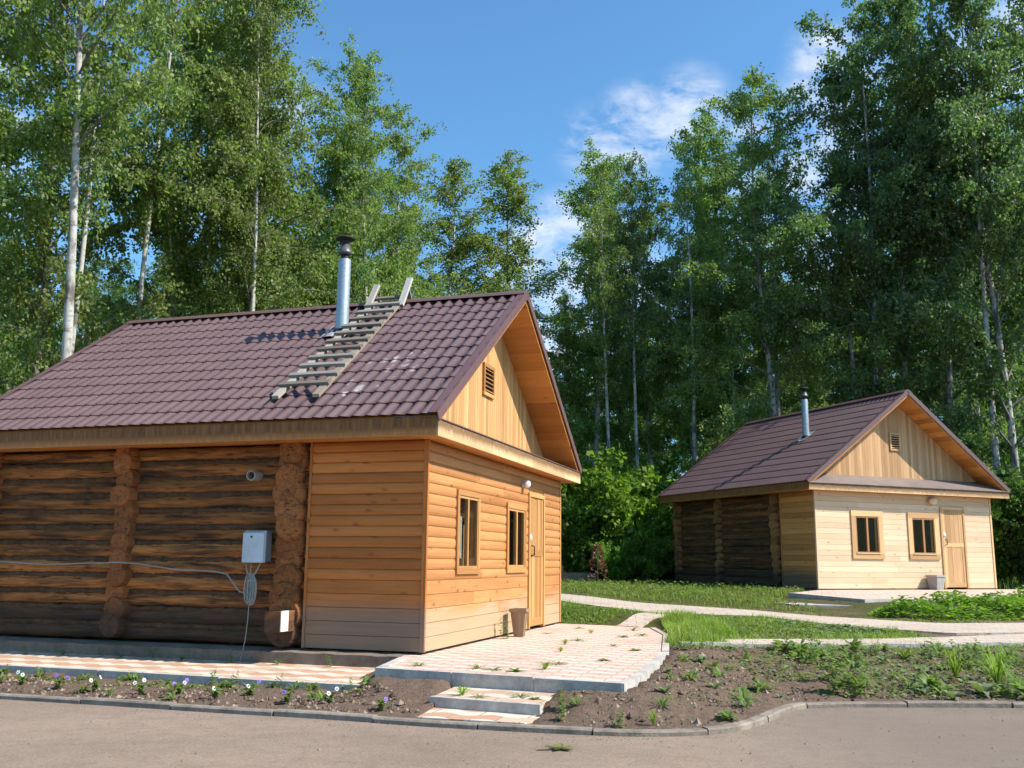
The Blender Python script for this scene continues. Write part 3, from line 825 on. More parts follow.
    # stacks of log ends where inner and outer cross walls are notched in
    for jv, jw, out in p['joints']:
        mb = MB()
        for i in range(nlog):
            z = ph * (i + 1.0) - 0.02
            if z > H - 0.06: z = H - 0.08
            r0 = jw * random.uniform(0.90, 1.10)
            e = -out + random.uniform(-0.035, 0.035)
            yy = jv + random.uniform(-.025, .025)
            # hewn, slightly flattened log end with a cracked face
            n = 18; rr = [r0 * (1 + .05 * math.sin(q_ * .7 + i) + random.uniform(-.02, .02)) for q_ in range(n)]
            rings = []; rv = random.random()
            for xx, k2 in ((e, .90), (e + .03, 1.0), (.45, 1.0)):
                rings.append([mb.vert((xx, yy + math.cos(2 * PI * q / n) * rr[q] * k2 * 1.04, z + math.sin(2 * PI * q / n) * rr[q] * k2), (xx, q * .05, rv)) for q in range(n)])
            for ra, rb_ in zip(rings, rings[1:]):
                for q in range(n): mb.face((ra[q], ra[(q + 1) % n], rb_[(q + 1) % n], rb_[q]), 0, True)
            cc = mb.vert((e + random.uniform(-.004, .006), yy, z), (yy * 9.0, z * .8, rv))
            idr = [mb.vert(mb.v[i_], (mb.v[i_][1] * 9.0, mb.v[i_][2] * .8, rv)) for i_ in rings[0]]
            for q in range(n): mb.face((idr[(q + 1) % n], idr[q], cc), 0, False)
        mb.build('log_joint', p['log_end'], root)
    # gables, vertical boards
    for y, sgn, openg in ((g, -1, True), (L - 0.03, 1, False)):
        mb = MB()
        z0 = hs + 0.02; u = 0.02
        while u < W - 0.03:
            u1 = min(u + random.uniform(0.085, 0.10), W - 0.02)
            ta, tb = zroof(u) - 0.15, zroof(u1) - 0.15
            if min(ta, tb) > z0 + 0.02:
                pp = [(u + .002, y, z0), (u1 - .002, y, z0), (u1 - .002, y, tb), (u + .002, y, ta)]
                if u < W / 2 < u1: pp = pp[:3] + [(W / 2, y, zroof(W / 2) - .15)] + pp[3:]
                mb.prism(pp, (0, 0.025 * -sgn + random.uniform(-.002, .002), 0), 2)
            u = u1
        mb.box((0.3, y + 0.03 * -sgn, z0), (W - 0.3, y + 0.04 * -sgn, z0 + 0.3), 2)
        mb.poly([(0.25, y + 0.02 * -sgn, z0), (W - 0.25, y + 0.02 * -sgn, z0), (W / 2, y + 0.02 * -sgn, R - .25)])
        mb.build('gable_wall', mg, root)
    # louvred vent in the front gable
    va, vb, vz0, vz1 = p['vent']
    vt = MB(); vt.box((va + .03, g - 0.006, vz0 + .03), (vb - .03, g - 0.002, vz1 - .03)); vt = vt.build('vent', 'dark_room', root)
    fm = MB(); c = 0.05
    fm.box((va, g - 0.035, vz0), (vb, g - 0.001, vz0 + c), 0); fm.box((va, g - 0.035, vz1 - c), (vb, g - 0.001, vz1), 0)
    fm.box((va, g - 0.033, vz0 + c), (va + c, g - 0.001, vz1 - c), 2); fm.box((vb - c, g - 0.033, vz0 + c), (vb, g - 0.001, vz1 - c), 2)
    fm.build('vent_frame', mc, vt)
    sm = MB(); k = 6
    for i in range(k):
        z = vz0 + c + (vz1 - vz0 - 2 * c) * (i + 0.5) / k
        mt = Matrix.Translation((0, g - 0.022, z)) @ Matrix.Rotation(math.radians(40), 4, 'X')
        sm.box((va + c, -0.016, -0.005), (vb - c, 0.016, 0.005), 0, None, mt)
    sm.build('louvre', mc, vt)
    # eaves: soffit, fascia, small pent roof under the front gable
    x0, x1 = -os_, W + os_
    y0, y1 = -of, L + 0.22
    mb = MB()
    k = 4
    for i in range(k):      # front soffit boards
        a, b = y0 + 0.02 + (0.02 - y0) * i / k, y0 + 0.02 + (0.02 - y0) * (i + 1) / k
        mb.box((x0 + .02, a, hs), (x1 - .02, b - .003, hs + .018), 0)
    for i in range(3):      # side soffits
        a, b = x0 + 0.02 + (os_ + .0) * i / 3, x0 + 0.02 + (os_ + .0) * (i + 1) / 3
        mb.box((a, 0.05, hs + .001), (b - .003, y1 - .02, hs + .019), 1)
        mb.box((W + a - x0 - .02, 0.05, hs + .001), (W + b - x0 - .023, y1 - .02, hs + .019), 1)
    mb.build('soffit', 'soffit', root)
    ff = ht - 0.035
    mb = MB()
    u = x0
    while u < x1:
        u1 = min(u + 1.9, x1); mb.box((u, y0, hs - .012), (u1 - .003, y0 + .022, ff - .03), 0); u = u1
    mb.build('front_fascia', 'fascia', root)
    mb = MB(); mb.box((x0, y0 + .024, hs - .010), (x0 + .022, y1, ff), 1); mb.build('side_fascia', 'fascia_side', root)
    mb = MB(); mb.box((x1 - .022, y0 + .024, hs - .010), (x1, y1, ff), 1); mb.build('side_fascia', 'fascia_side', root)
    mb = MB()
    zt = ff - .026; zp = ff + p['pent']
    if p['pent_metal']:
        ua = W / 2 - (R - .17 - zp) / sl
        q4 = [(x0 - .01, y0 - .03, zt), (x1 + .01, y0 - .03, zt), (W - ua, g - .002, zp), (ua, g - .002, zp)]
        mb.prism(q4, (0, 0, .012), 0)
        mb.build('pent_roof', 'pent', root)
    else:
        mb.prism([(x0, y0 - .012, zt), (x0, g - .002, zp - .02), (x0, g - .002, zp - .006), (x0, y0 - .012, zt + .014)], (x1 - x0, 0, 0), 0)
        mb.build('pent_roof', 'verge', root)
    # roof deck boards, seen from below at the front overhang
    for sgn in (-1, 1):
        mb = MB()
        nb = 22; Ls = (W / 2 + os_) / math.cos(al)
        nx, nz = sgn * math.sin(al), math.cos(al)
        def rp(d, y, o):   # d down the slope from the ridge, o out along the normal
            return (W / 2 + sgn * d * math.cos(al) + nx * o, y, R - d * math.sin(al) + nz * o)
        for i in range(nb):
            a, b = Ls * i / nb + .001, Ls * (i + 1) / nb - .002
            r = random.random()
            q = [rp(a, y0 + .015, -.115), rp(b, y0 + .015, -.115), rp(b, y1, -.115), rp(a, y1, -.115)]
            mb.poly(q if sgn > 0 else q[::-1], [(x[1], d_, r) for x, d_ in zip(q, (a, b, b, a))])
        for o1, o2 in ((y0 + .015, 0), (y1, 0)):
            mb.poly([rp(0, o1, -.115), rp(Ls, o1, -.115), rp(Ls, o1, -.03), rp(0, o1, -.03)])
        mb.poly([rp(Ls, y0 + .015, -.115), rp(Ls, y1, -.115), rp(Ls, y1, -.03), rp(Ls, y0 + .015, -.03)])
        mb.poly([rp(0, y0 + .015, -.03), rp(Ls, y0 + .015, -.03), rp(Ls, y1, -.03), rp(0, y1, -.03)])
        mb.build('roof_deck', 'soffit', root)
    # profiled metal tile sheets
    rows = p['rows']; wl = p['wave']
    V = []; F = []
    Ls = (W / 2 + os_) / math.cos(al)
    per = 10
    ncol = int((y1 - y0) / wl * per); ys = np.linspace(y0, y1, ncol + 1)
    ph_ = 2 * PI * (ys - y0) / wl
    wave = (0.5 + 0.5 * np.cos(ph_)) ** 1.3
    base = 0
    for sgn in (-1, 1):
        rws = []
        pitch = Ls / rows
        for k in range(rows):
            for f, lift in ((0.0, 0.002), (0.35, 0.008), (0.75, 0.016), (1.0, 0.022)):
                d = k * pitch + f * pitch
                dd = d + (0.085 * wave if f == 1.0 else (0.02 * wave if f == .75 else 0)) - (0.02 if f == 1.0 else 0)
                if f == 0.0 and k: dd = d + 0.085 * wave - 0.02 - 0.001
                rws.append((dd, 0.052 * wave + lift))
        A = []
        for d, o in rws:
            d = np.broadcast_to(d, ys.shape)
            A.append(np.stack([W / 2 + sgn * d * math.cos(al) + sgn * math.sin(al) * o, ys, R - d * math.sin(al) + math.cos(al) * o - .03], -1))
        A = np.array(A); nr, nc, _ = A.shape
        i = np.arange(nr - 1)[:, None] * nc + np.arange(nc - 1)[None, :] + base
        q = np.stack([i, i + 1, i + nc + 1, i + nc], -1).reshape(-1, 4)
        if sgn > 0: q = q[:, ::-1]
        V.append(A.reshape(-1, 3)); F.append(q); base += nr * nc
    me = fast_mesh('roof', np.concatenate(V), np.concatenate(F), p['roof'], smooth=False)
    roof = link('roof', me, root)
    mb = MB()
    rc = [(-.15, -.082), (-.10, -.038), (-.03, -.0), (0.03, -.0), (.10, -.038), (.15, -.082)]
    yy = y0
    while yy < y1 - .1:
        ye = min(yy + 1.98, y1)
        for (a0, h0), (a1, h1) in zip(rc, rc[1:]):
            mb.poly([(W / 2 + a0, yy, R + h0 + .045), (W / 2 + a1, yy, R + h1 + .045), (W / 2 + a1, ye, R + h1 + .043), (W / 2 + a0, ye, R + h0 + .043)], smooth=False)
        pts = [(W / 2 + a, yy, R + h + .045) for a, h in rc]; mb.poly(pts)
        yy = ye - .03
    mb.build('ridge_cap', p['verge'], roof)
    for sgn in (-1, 1):
        for yv, s2 in ((y0, -1), (y1, 1)):
            mb = MB()
            e = (math.cos(al) * sgn, -math.sin(al)); nn = (math.sin(al) * sgn, math.cos(al))
            def vp(d, y, o): return (W / 2 + e[0] * d + nn[0] * o, y, R + e[1] * d + nn[1] * o)
            a, b = -0.02, Ls + .05
            ya, yb = yv + .018 * s2, yv - .10 * s2
            # top flange over the tiles and a face board in front
            lo, hi = -.070, .040
            P = [vp(a, ya, lo), vp(b, ya, lo), vp(b, ya, hi), vp(a, ya, hi)]
            Q = [vp(a, ya - .016 * s2, lo), vp(b, ya - .016 * s2, lo), vp(b, yb, hi), vp(a, yb, hi)]
            mb.poly(P); mb.poly([P[3], P[2], Q[2], Q[3]]); mb.poly([P[0], P[1], Q[1], Q[0]])
            mb.poly([vp(b, ya, lo), vp(b, ya - .016 * s2, lo), vp(b, ya - .016 * s2, hi), vp(b, ya, hi)])
            mb.build('verge_trim', p['verge'], roof)
    # windows
    for w in p['windows']:
        a, b, z0, z1, c = w['a'], w['b'], w['z0'], w['z1'], w['c']
        wm = MB()
        t = 0.052
        wm.box((a, -t, z0), (b, -.012, z0 + c), 0); wm.box((a, -t, z1 - c), (b, -.012, z1), 0)
        wm.box((a, -t + .003, z0 + c), (a + c, -.012, z1 - c), 2); wm.box((b - c, -t + .003, z0 + c), (b, -.012, z1 - c), 2)
        win = wm.build('window', mc, root)
        ia, ib, iz0, iz1 = a + c, b - c, z0 + c, z1 - c
        sm = MB(); s = p['sash']; ya, yb = -.032, .004
        sm.box((ia, ya - .01, iz0), (ib, yb, iz0 + s), 0); sm.box((ia, ya - .008, iz1 - s), (ib, yb, iz1), 0)
        sm.box((ia, ya - .009, iz0 + s), (ia + s * .8, yb, iz1 - s), 2); sm.box((ib - s * .8, ya - .009, iz0 + s), (ib, yb, iz1 - s), 2)
        mm = ia + (ib - ia) * w.get('mull', .5)
        sm.box((mm - s * .75, ya - .012, iz0 + s), (mm + s * .75, yb, iz1 - s), 2)
        sm.build('sash', p['sash_mat'], win)
        mb = MB(); mb.box((ia - .02, -.075, iz0 - .012), (ib + .02, .01, iz0 + .012), 0) if p['pent_metal'] else mb.box((ia + .002, -.030, iz0 + .001), (ib - .002, -.013, iz0 + .03), 0); mb.build('sill', 'lamp_cream' if p['pent_metal'] else mc, win)
        mb = MB(); mb.box((ia + s * .8, -.022, iz0 + s), (mm - s * .75, -.018, iz1 - s)); mb.build('pane', 'glass', win)
        mb = MB(); mb.box((mm + s * .75, -.022, iz0 + s), (ib - s * .8, -.018, iz1 - s)); mb.build('pane', 'glass', win)
        for (c0, c1, cz0, cz1, lean) in w.get('curtains', []):
            cm = MB(); nn_ = 24
            for i in range(nn_):
                fa, fb = i / nn_, (i + 1) / nn_
                def cp(f, zz): return (ia + (ib - ia) * (c0 + (c1 - c0) * f) , .030 + .012 * math.sin(f * 26), zz)
                lo = lambda f: cz0 + lean * f; hi_ = lambda f: cz1 - abs(lean) * 1.5 * f
                cm.poly([cp(fa, lo(fa)), cp(fb, lo(fb)), cp(fb, hi_(fb)), cp(fa, hi_(fa))], smooth=True)
            cm.build('curtain', 'curtain', win)
    # door
    dm = MB(); wd = d2 - d1; j = 0.06
    zr = p['door_rail']
    for (za, zb) in ((0.03 + .0, zr), (zr + .10, dz - j)):
        nb = 5; x = d1 + j + .004
        for i in range(nb):
            xe = x + (wd - 2 * j - .008) / nb
            yo = random.uniform(0, .006)
            dm.box((x + .003, -.018 - yo, za), (xe - .003, .02, zb), 2); x = xe
    dm.box((d1 + j, -.010, .025), (d2 - j, .022, dz - j - .002), 2)
    door = dm.build('door', p['door_mat'], root)
    fm = MB()
    fm.box((d1, -.045, 0.0), (d1 + j, .03, dz), 2); fm.box((d2 - j, -.045, 0.0), (d2, .03, dz), 2); fm.box((d1 + j, -.043, dz - j), (d2 - j, .03, dz), 0)
    fm.build('door_frame', mc, door)
    rm = MB(); rm.box((d1 + j + .004, -.030, zr), (d2 - j - .004, .01, zr + .10), 0)
    for xx in (d1 + j + .004, d2 - j - .084): rm.box((xx, -.028, zr + .1), (xx + .08, .01, dz - j - .004), 2); rm.box((xx, -.028, .03), (xx + .08, .01, zr), 2)
    rm.box((d1 + j + .084, -.026, .03), (d2 - j - .084, .01, .15), 0)
    rm.build('door_rail', p['rail_mat'], door)
    hm = MB()
    lx, lz = d1 + .11, p['lock_z']
    mt = Matrix.Translation((lx, -.032, lz)) @ Matrix.Rotation(PI / 2, 4, 'X')
    prf = [(0.0, .022), (.045, .020), (.058, .010), (.06, 0.0)]
    nseg = 18
    for (r0, h0), (r1, h1) in zip(prf, prf[1:]):
        for k in range(nseg):
            an, bn = 2 * PI * k / nseg, 2 * PI * (k + 1) / nseg
            q = [mt @ Vector((r * math.cos(t_), r * math.sin(t_), h)) for r, h, t_ in ((r0, h0, an), (r0, h0, bn), (r1, h1, bn), (r1, h1, an))]
            hm.poly(q, smooth=True)
    hm.build('lock_cover', 'lock_metal', door)
    hm = MB(); hm.tube([(lx + .03, -.035, lz - .12), (lx + .03, -.085, lz - .13), (lx + .03, -.085, lz - .26), (lx + .03, -.035, lz - .27)], .011, 8)
    hm.build('handle', 'dark_metal', door)
    # lamp over the door
    la, lz, rr, lm = p['lamp']
    lmb = MB(); lmb.tube([(la, -.026, lz), (la, -.05, lz)], rr * .9, 18); lampo = lmb.build('porch_lamp', 'lock_metal', root)
    sh = MB()
    pf = [(math.sin(t_) * rr, math.cos(t_) * rr) for t_ in np.linspace(0.0, PI, 13)]
    for (r0, h0), (r1, h1) in zip(pf, pf[1:]):
        for k in range(20):
            an, bn = 2 * PI * k / 20, 2 * PI * (k + 1) / 20
            q = [(la + r * math.cos(t_) * p['lamp_wide'], -.05 - rr * .75 + (r * math.sin(t_)) * .85, lz + h) for r, h, t_ in ((r0, h0, an), (r0, h0, bn), (r1, h1, bn), (r1, h1, an))]
            sh.poly(q, smooth=True)
    sh.build('lamp_globe', lm, lampo)
    # chimney
    cu, cv, ch = p['chimney']
    cz = zroof(cu)
    cm = MB(); pr = 0.092
    cm.lathe([(pr, -.25), (pr, ch * .74), (pr * .98, ch * .745), (pr * .55, ch * .75)], (cu, cv, cz), 28)
    chim = cm.build('chimney', 'galv', root)
    k = ch / 1.45
    nm = MB(); nm.lathe([(.058, 1.06 * k), (.058, 1.20 * k), (.055, 1.20 * k), (.055, 1.40 * k)], (cu, cv, cz), 20); nm.build('flue_neck', 'dark_metal', chim)
    nm = MB(); nm.lathe([(.06, 1.16 * k), (.098, 1.17 * k), (.10, 1.20 * k), (.085, 1.22 * k), (.060, 1.31 * k), (.056, 1.31 * k)], (cu, cv, cz), 24); nm.build('collar', 'collar', chim)
    nm = MB(); nm.lathe([(0.0, 1.385 * k), (.135, 1.39 * k), (.137, 1.405 * k), (.12, 1.42 * k), (0.0, 1.455 * k)], (cu, cv, cz), 24); nm.build('cap', 'dark_metal', chim)
    nm = MB()
    nm.lathe([(.125, -.16), (.13, -.02), (.118, .03), (.094, .045)], (cu, cv, cz), 20)
    nm.build('seal_ring', 'dark_metal', chim)
    fl = MB(); sc = -1
    def fp(du, dv, o): return (cu + du * math.cos(al) - math.sin(al) * o, cv + dv, cz + du * math.sin(al) + math.cos(al) * o)
    nn2 = 8
    for i in range(nn2):
        for j2 in range(nn2):
            a0, a1 = -.27 + .5 * i / nn2, -.27 + .5 * (i + 1) / nn2; b0, b1 = -.24 + .48 * j2 / nn2, -.24 + .48 * (j2 + 1) / nn2
            o = lambda x, y: .038 + .012 * math.sin(y * 21) + .006 * math.sin(x * 40)
            fl.poly([fp(x, y, o(x, y)) for x, y in ((a0, b0), (a1, b0), (a1, b1), (a0, b1))], smooth=True)
    fl.build('flashing', 'flash', chim)

M['pent'] = plain_noise_mat('pent_metal', (0.15, 0.115, 0.105), (0.22, 0.175, 0.160), 2, 0.5, 0.1)
M['collar'] = plain_noise_mat('collar_metal', (0.10, 0.095, 0.105), (0.17, 0.16, 0.175), 8, 0.45, 0.0, metallic=0.4)
M['fascia_b'] = M['fascia']

A_LOC, A_YAW = (-0.968, 11.017, 0.4495), 1.2665
B_LOC, B_YAW = (7.591, 24.162, 0.857), 0.4038
pa = dict(H=2.369, L=6.50, hs=2.372, ht=2.61, R=4.91, of=.29, os=.40, bd=1.456, wood='wood_warm', wood_side='wood_side', gable='gable_warm', casing='casing', trim='wood_side', sash=.034, sash_mat='casing',
          windows=[dict(a=.92, b=1.76, z0=.84, z1=1.87, c=.065, mull=.47, curtains=[(0.02, .40, 1.12, 1.68, -.10), (.50, .72, .92, 1.45, 0.0)]), dict(a=2.94, b=3.88, z0=.84, z1=1.83, c=.075, mull=.5)],
          door=(4.05, 4.94, 2.05), door_rail=1.08, door_mat='casing', rail_mat='casing', lock_z=1.36, lamp=(3.74, 2.15, .062, 'lamp_white'), lamp_wide=1.15,
          flat_low=True, course=.123, joints=[(1.73, .180, .07), (4.10, .140, .07), (6.30, .15, .12)], log='log', log_end='log_end',
          vent=(2.60, 3.08, 3.35, 3.82), pent=.03, pent_metal=False, rows=12, wave=.168, roof='roof', verge='verge', chimney=(2.02, 2.22, 1.47))
pb = dict(pa); pb.update(H=2.42, L=6.35, hs=2.42, ht=2.635, R=5.12, of=.32, os=.42, bd=1.30, wood='wood_pale', wood_side='wood_pale_side', gable='gable_pale', casing='casing_pale', trim='wood_pale', sash=.04, sash_mat='casing_dark',
          windows=[dict(a=1.10, b=2.13, z0=.74, z1=1.95, c=.14, mull=.5), dict(a=2.99, b=4.04, z0=.74, z1=1.95, c=.14, mull=.5)],
          door=(4.13, 5.00, 2.12), door_rail=1.08, door_mat='gable_pale', rail_mat='casing_pale', lock_z=1.40, lamp=(3.85, 2.27, .10, 'lamp_cream'), lamp_wide=1.5,
          flat_low=False, flat_all=True, course=.128, joints=[(1.58, .130, .08), (4.09, .105, .08), (6.22, .115, .10)], log='log_dark', log_end='log_end_pale',
          vent=(2.81, 3.18, 3.59, 4.07), pent=.26, pent_metal=True, roof='roof_b', chimney=(1.57, 2.06, 1.42))

def build_cabins():
    ra = empty('log_cabin', A_LOC, A_YAW, 'near log cabin with dark log side wall and a ladder lying on its roof', 'cabin', 'timber cabins')
    cabin(ra, pa)
    # fittings on the near cabin's log wall
    mb = MB()
    mb.box((-.13, 1.95, .97), (-.02, 2.25, 1.32)); mbx = mb.build('meter_box', 'box_back', ra)
    mb = MB()
    # bowed cover
    nb = 6
    for i in range(nb):
        a0, a1 = 1.96 + .28 * i / nb, 1.96 + .28 * (i + 1) / nb
        o = lambda a: -.185 - .035 * math.sin(PI * (a - 1.96) / .28) ** .6 if 1.961 < a < 2.239 else -.185
        mb.poly([(o(a0), a0, .96), (o(a1), a1, .96), (o(a1), a1, 1.30), (o(a0), a0, 1.30)][::-1], smooth=True)
        mb.poly([(o(a0), a0, 1.30), (o(a1), a1, 1.30), (-.131, a1, 1.33), (-.131, a0, 1.33)][::-1], smooth=False)
        mb.poly([(o(a0), a0, .96), (o(a1), a1, .96), (-.131, a1, .955), (-.131, a0, .955)])
    for a in (1.96, 2.24): mb.poly([(-.185, a, .96), (-.131, a, .955), (-.131, a, 1.33), (-.185, a, 1.30)])
    mb.build('cover', 'box_grey', mbx)
    mb = MB(); mb.box((-.226, 2.09, 1.245), (-.218, 2.115, 1.265)); mb.build('catch', 'dark_metal', mbx)
    mb = MB(); mb.tube([(.05, 2.22, 1.99), (-.13, 2.22, 1.985)], [.062, .062], 18, caps=False); mb.tube([(-.13, 2.22, 1.985), (.05, 2.22, 1.99)], [.048, .048], 18, caps=False)
    for k in range(18):
        a, b = 2 * PI * k / 18, 2 * PI * (k + 1) / 18
        mb.poly([(-.13, 2.22 + r * math.cos(t), 1.985 + r * math.sin(t)) for r, t in ((.048, a), (.062, a), (.062, b), (.048, b))])
    mb.build('vent_pipe', 'concrete', ra)
    mb = MB(); mb.box((-.40, 1.56, .19), (.1, 1.76, .42), 0); mb.build('beam_end', ['log_end'], ra)
    mb = MB(); mb.box((-.395, 1.548, .20), (-.24, 1.5595, .425), 0); mb.build('beam_end_cut', 'fresh_wood', ra)
    rb = empty('log_cabin', B_LOC, B_YAW, 'farther log cabin with pale board front standing among trees at right', 'cabin', 'timber cabins')
    cabin(rb, pb)
    # cables of the near cabin
    MA = Matrix.Translation(A_LOC) @ Matrix.Rotation(A_YAW, 4, 'Z')
    def wl(L): return [MA @ Vector(q) for q in L]
    mb = MB()
    pts = [(-.06, 8.6, 1.02), (-.06, 7.2, .97), (-.05, 6.4, .955), (-.26, 6.30, .95), (-.05, 6.1, .945), (-.05, 5.2, .905), (-.05, 4.5, .93), (-.235, 4.22, .93), (-.24, 4.0, .945), (-.06, 3.8, .93), (-.05, 3.2, .86), (-.06, 2.7, .85), (-.08, 2.5, .82), (-.10, 2.30, .62), (-.12, 2.17, .60)]
    mb.tube(wl(pts), .0095, 7)
    o = mb.build('cable', 'cable'); tag(o, 'grey cable run sagging along the dark log wall to the meter box', 'cable')
    mb = MB()
    for k in range(7):
        a = random.uniform(-.03, .03); b = random.uniform(.03, .065)
        lp = [(-.14 + .01 * k % .03, 2.12 + a * .3, .78)]
        for t in np.linspace(0, 2 * PI, 14):
            lp.append((-.15 - .012 * (k % 3), 2.12 + a + b * math.sin(t), .64 - .17 * math.cos(t - PI) * -1 + .02 * (k % 2)))
        mb.tube(wl(lp), .0075, 6)
    for dy, dz in ((-.1, .97), (.11, .965), (.03, .96)):
        mb.tube(wl([(-.10, 2.13 + dy, dz), (-.13, 2.13 + dy * .6, .86), (-.15, 2.12, .76), (-.16, 2.12 - dy * .2, .68)]), .009, 6)
    mb.tube(wl([(-.16, 2.09, .75), (-.19, 2.12, .755), (-.16, 2.15, .75)]), .012, 6)
    mb.tube(wl([(-.15, 2.13, .52), (-.14, 2.14, .3), (-.16, 2.15, .05), (-.22, 2.16, -.16)]), .006, 6)
    o = mb.build('cable_coil', 'cable'); tag(o, 'bundled loops of grey cable hanging below the meter box', 'cable')
    return MA

def build_ladder(MA):
    sl = (pa['R'] - pa['ht']) / (3 + pa['os']); al = math.atan(sl)
    # frame: origin at the ladder foot on the roof, x up the slope, z out of the roof
    foot = Vector((0.0, 1.70, pa['R'] - sl * 3.0))
    o = MA @ (foot + Vector((-math.sin(al) * .05, 0, math.cos(al) * .05)))
    root = empty('ladder', o, A_YAW, 'weathered grey wooden ladder lying on the roof slope, hooked over the ridge', 'ladder')
    def T(x, y, z): return (x * math.cos(al) - z * math.sin(al), y, x * math.sin(al) + z * math.cos(al))
    Lr = 3.0 / math.cos(al)
    for y0, y1 in ((-.255, -.02), (.30, .41)):
        mb = MB()
        n = 10; w = .045
        def c(t): return y0 + (y1 - y0) * t
        for i in range(n):
            a, b = i / n, (i + 1) / n
            q = lambda t, sy, z: T(Lr * t * 1.005, c(t) + sy * w, z)
            for s1, z1, s2, z2 in ((-1, .0, -1, .045), (-1, .045, 1, .045), (1, .045, 1, .0), (1, .0, -1, .0)):
                P = [q(a, s1, z1), q(b, s1, z1), q(b, s2, z2), q(a, s2, z2)]
                mb.poly(P[::-1], [(Lr * t, s * .05 + z, y0) for t, s, z in ((b, s2, z2), (a, s2, z2), (b, s1, z1), (a, s1, z1))])
        for t in (0, 1): mb.poly([q(t, -1, 0), q(t, 1, 0), q(t, 1, .045), q(t, -1, .045)])
        mb.build('rail', 'old_wood', root)
    nr = 12
    for i in range(nr):
        t = .085 + .90 * i / (nr - 1)
        ya, yb = -.255 + .235 * t, .30 + .11 * t
        mb = MB(); x = Lr * t
        j = random.uniform(-.012, .012)
        P = []
        r = random.random()
        A = [(x - .042, ya - .075), (x + .042, ya - .075 + j), (x + .042 + j, yb + .075), (x - .042 + j, yb + .075)]
        lo = [T(a, b, .047) for a, b in A]; hi = [T(a, b, .082) for a, b in A]
        mb.poly(hi, [(b, a, r) for a, b in A]); mb.poly(lo[::-1], [(b, a, r) for a, b in A[::-1]])
        for e in range(4):
            f = (e + 1) % 4; mb.poly([lo[e], lo[f], hi[f], hi[e]], [(A[e][1], 0, r), (A[f][1], 0, r), (A[f][1], .04, r), (A[e][1], .04, r)])
        mb.build('rung', 'rung_wood', root)
    # hooks: one board up from each rail end, one down over the ridge
    rz = 3.0 * sl
    for y, h in ((-.095, .34), (.46, .27)):
        mb = MB()
        def bar(p, q, w, t):
            p, q = Vector(p), Vector(q); d = (q - p); L = d.length; m = Matrix.Translation(p) @ d.to_track_quat('X', 'Z').to_matrix().to_4x4()
            mb.box((0, -w / 2, -t / 2), (L, w / 2, t / 2), 0, None, m)
        bar((2.72, y, rz - .17), (3.02, y - .01, rz + h), .09, .045)
        o1 = mb.build('hook_post', 'old_wood', root)
        mb = MB(); bar((3.0, y + .05, rz + h - .06), (3.40, y + .05, rz - .22), .07, .035)
        mb.build('hook_brace', 'rung_wood', root)

def build_bins(MA):
    for nm, Mx, (u, v), mat, lab, zz in (
        ('bin', MA, (2.98, -.22), 'bin_wood', 'brown wooden tapered bin beside the near cabin door', -.03),
        ('bin', Matrix.Translation(B_LOC) @ Matrix.Rotation(B_YAW, 4, 'Z'), (3.62, -.24), 'bin_grey', 'grey tapered bin beside the far cabin door', -.027)):
        p = Mx @ Vector((u, v, zz))
        root = empty('litter_bin', p, (A_YAW if Mx is MA else B_YAW) + .08, lab, 'bin')
        b, t, h = (.065, .110, .37) if Mx is MA else (.115, .165, .36)
        mb = MB()
        for i in range(4):
            c = [(-1, -1), (1, -1), (1, 1), (-1, 1)]; (x0, y0), (x1, y1) = c[i], c[(i + 1) % 4]
            n = 4
            for k in range(n):
                f0, f1 = k / n + .01, (k + 1) / n - .01
                L = lambda s, f: (s * (x0 + (x1 - x0) * f), s * (y0 + (y1 - y0) * f))
                r = random.random()
                q = [(*L(b, f0), 0), (*L(b, f1), 0), (*L(t, f1), h), (*L(t, f0), h)]
                mb.poly(q, [(z, f * .3 + i, r) for (x, y, z), f in zip(q, (f0, f1, f1, f0))])
        k = .94
        for i in range(4):
            c = [(-1, -1), (1, -1), (1, 1), (-1, 1)]; (x0, y0), (x1, y1) = c[i], c[(i + 1) % 4]
            mb.poly([(x0 * b * k, y0 * b * k, .02), (x1 * b * k, y1 * b * k, .02), (x1 * t * k, y1 * t * k, h - .01), (x0 * t * k, y0 * t * k, h - .01)][::-1])
            mb.poly([(x0 * t, y0 * t, h), (x1 * t, y1 * t, h), (x1 * t * k, y1 * t * k, h - .008), (x0 * t * k, y0 * t * k, h - .008)])
        mb.poly([(-b, -b, .03), (b, -b, .03), (b, b, .03), (-b, b, .03)])
        mb.build('tub', mat, root)
        mb = MB(); t2 = t + .012
        for (x0, y0, x1, y1) in ((-t2, -t2, t2, -t2 + .03), (-t2, t2 - .03, t2, t2), (-t2, -t2 + .031, -t2 + .03, t2 - .031), (t2 - .03, -t2 + .031, t2, t2 - .031)):
            mb.box((x0, y0, h - .03), (x1, y1, h + .012), 0)
        mb.build('rim', mat, root)

# ------------------------------------------------------------------ plants
def leaves_mesh(name, P, T, S, size, mat, ratio=0.42, rnd=None):
    """diamond leaves: base point, direction, side vector"""
    n = len(P); size = np.broadcast_to(np.asarray(size, float), (n,))[:, None]
    a = P; b = P + T * size * .45 + S * size * ratio; c = P + T * size; d = P + T * size * .45 - S * size * ratio
    V = np.stack([a, b, c, d], 1).reshape(-1, 3)
    F = np.arange(n * 4).reshape(-1, 4)
    return fast_mesh(name, V, F, mat, RNG.random(n) if rnd is None else rnd)

def unit(v): return v / np.maximum(np.linalg.norm(v, axis=-1, keepdims=True), 1e-9)

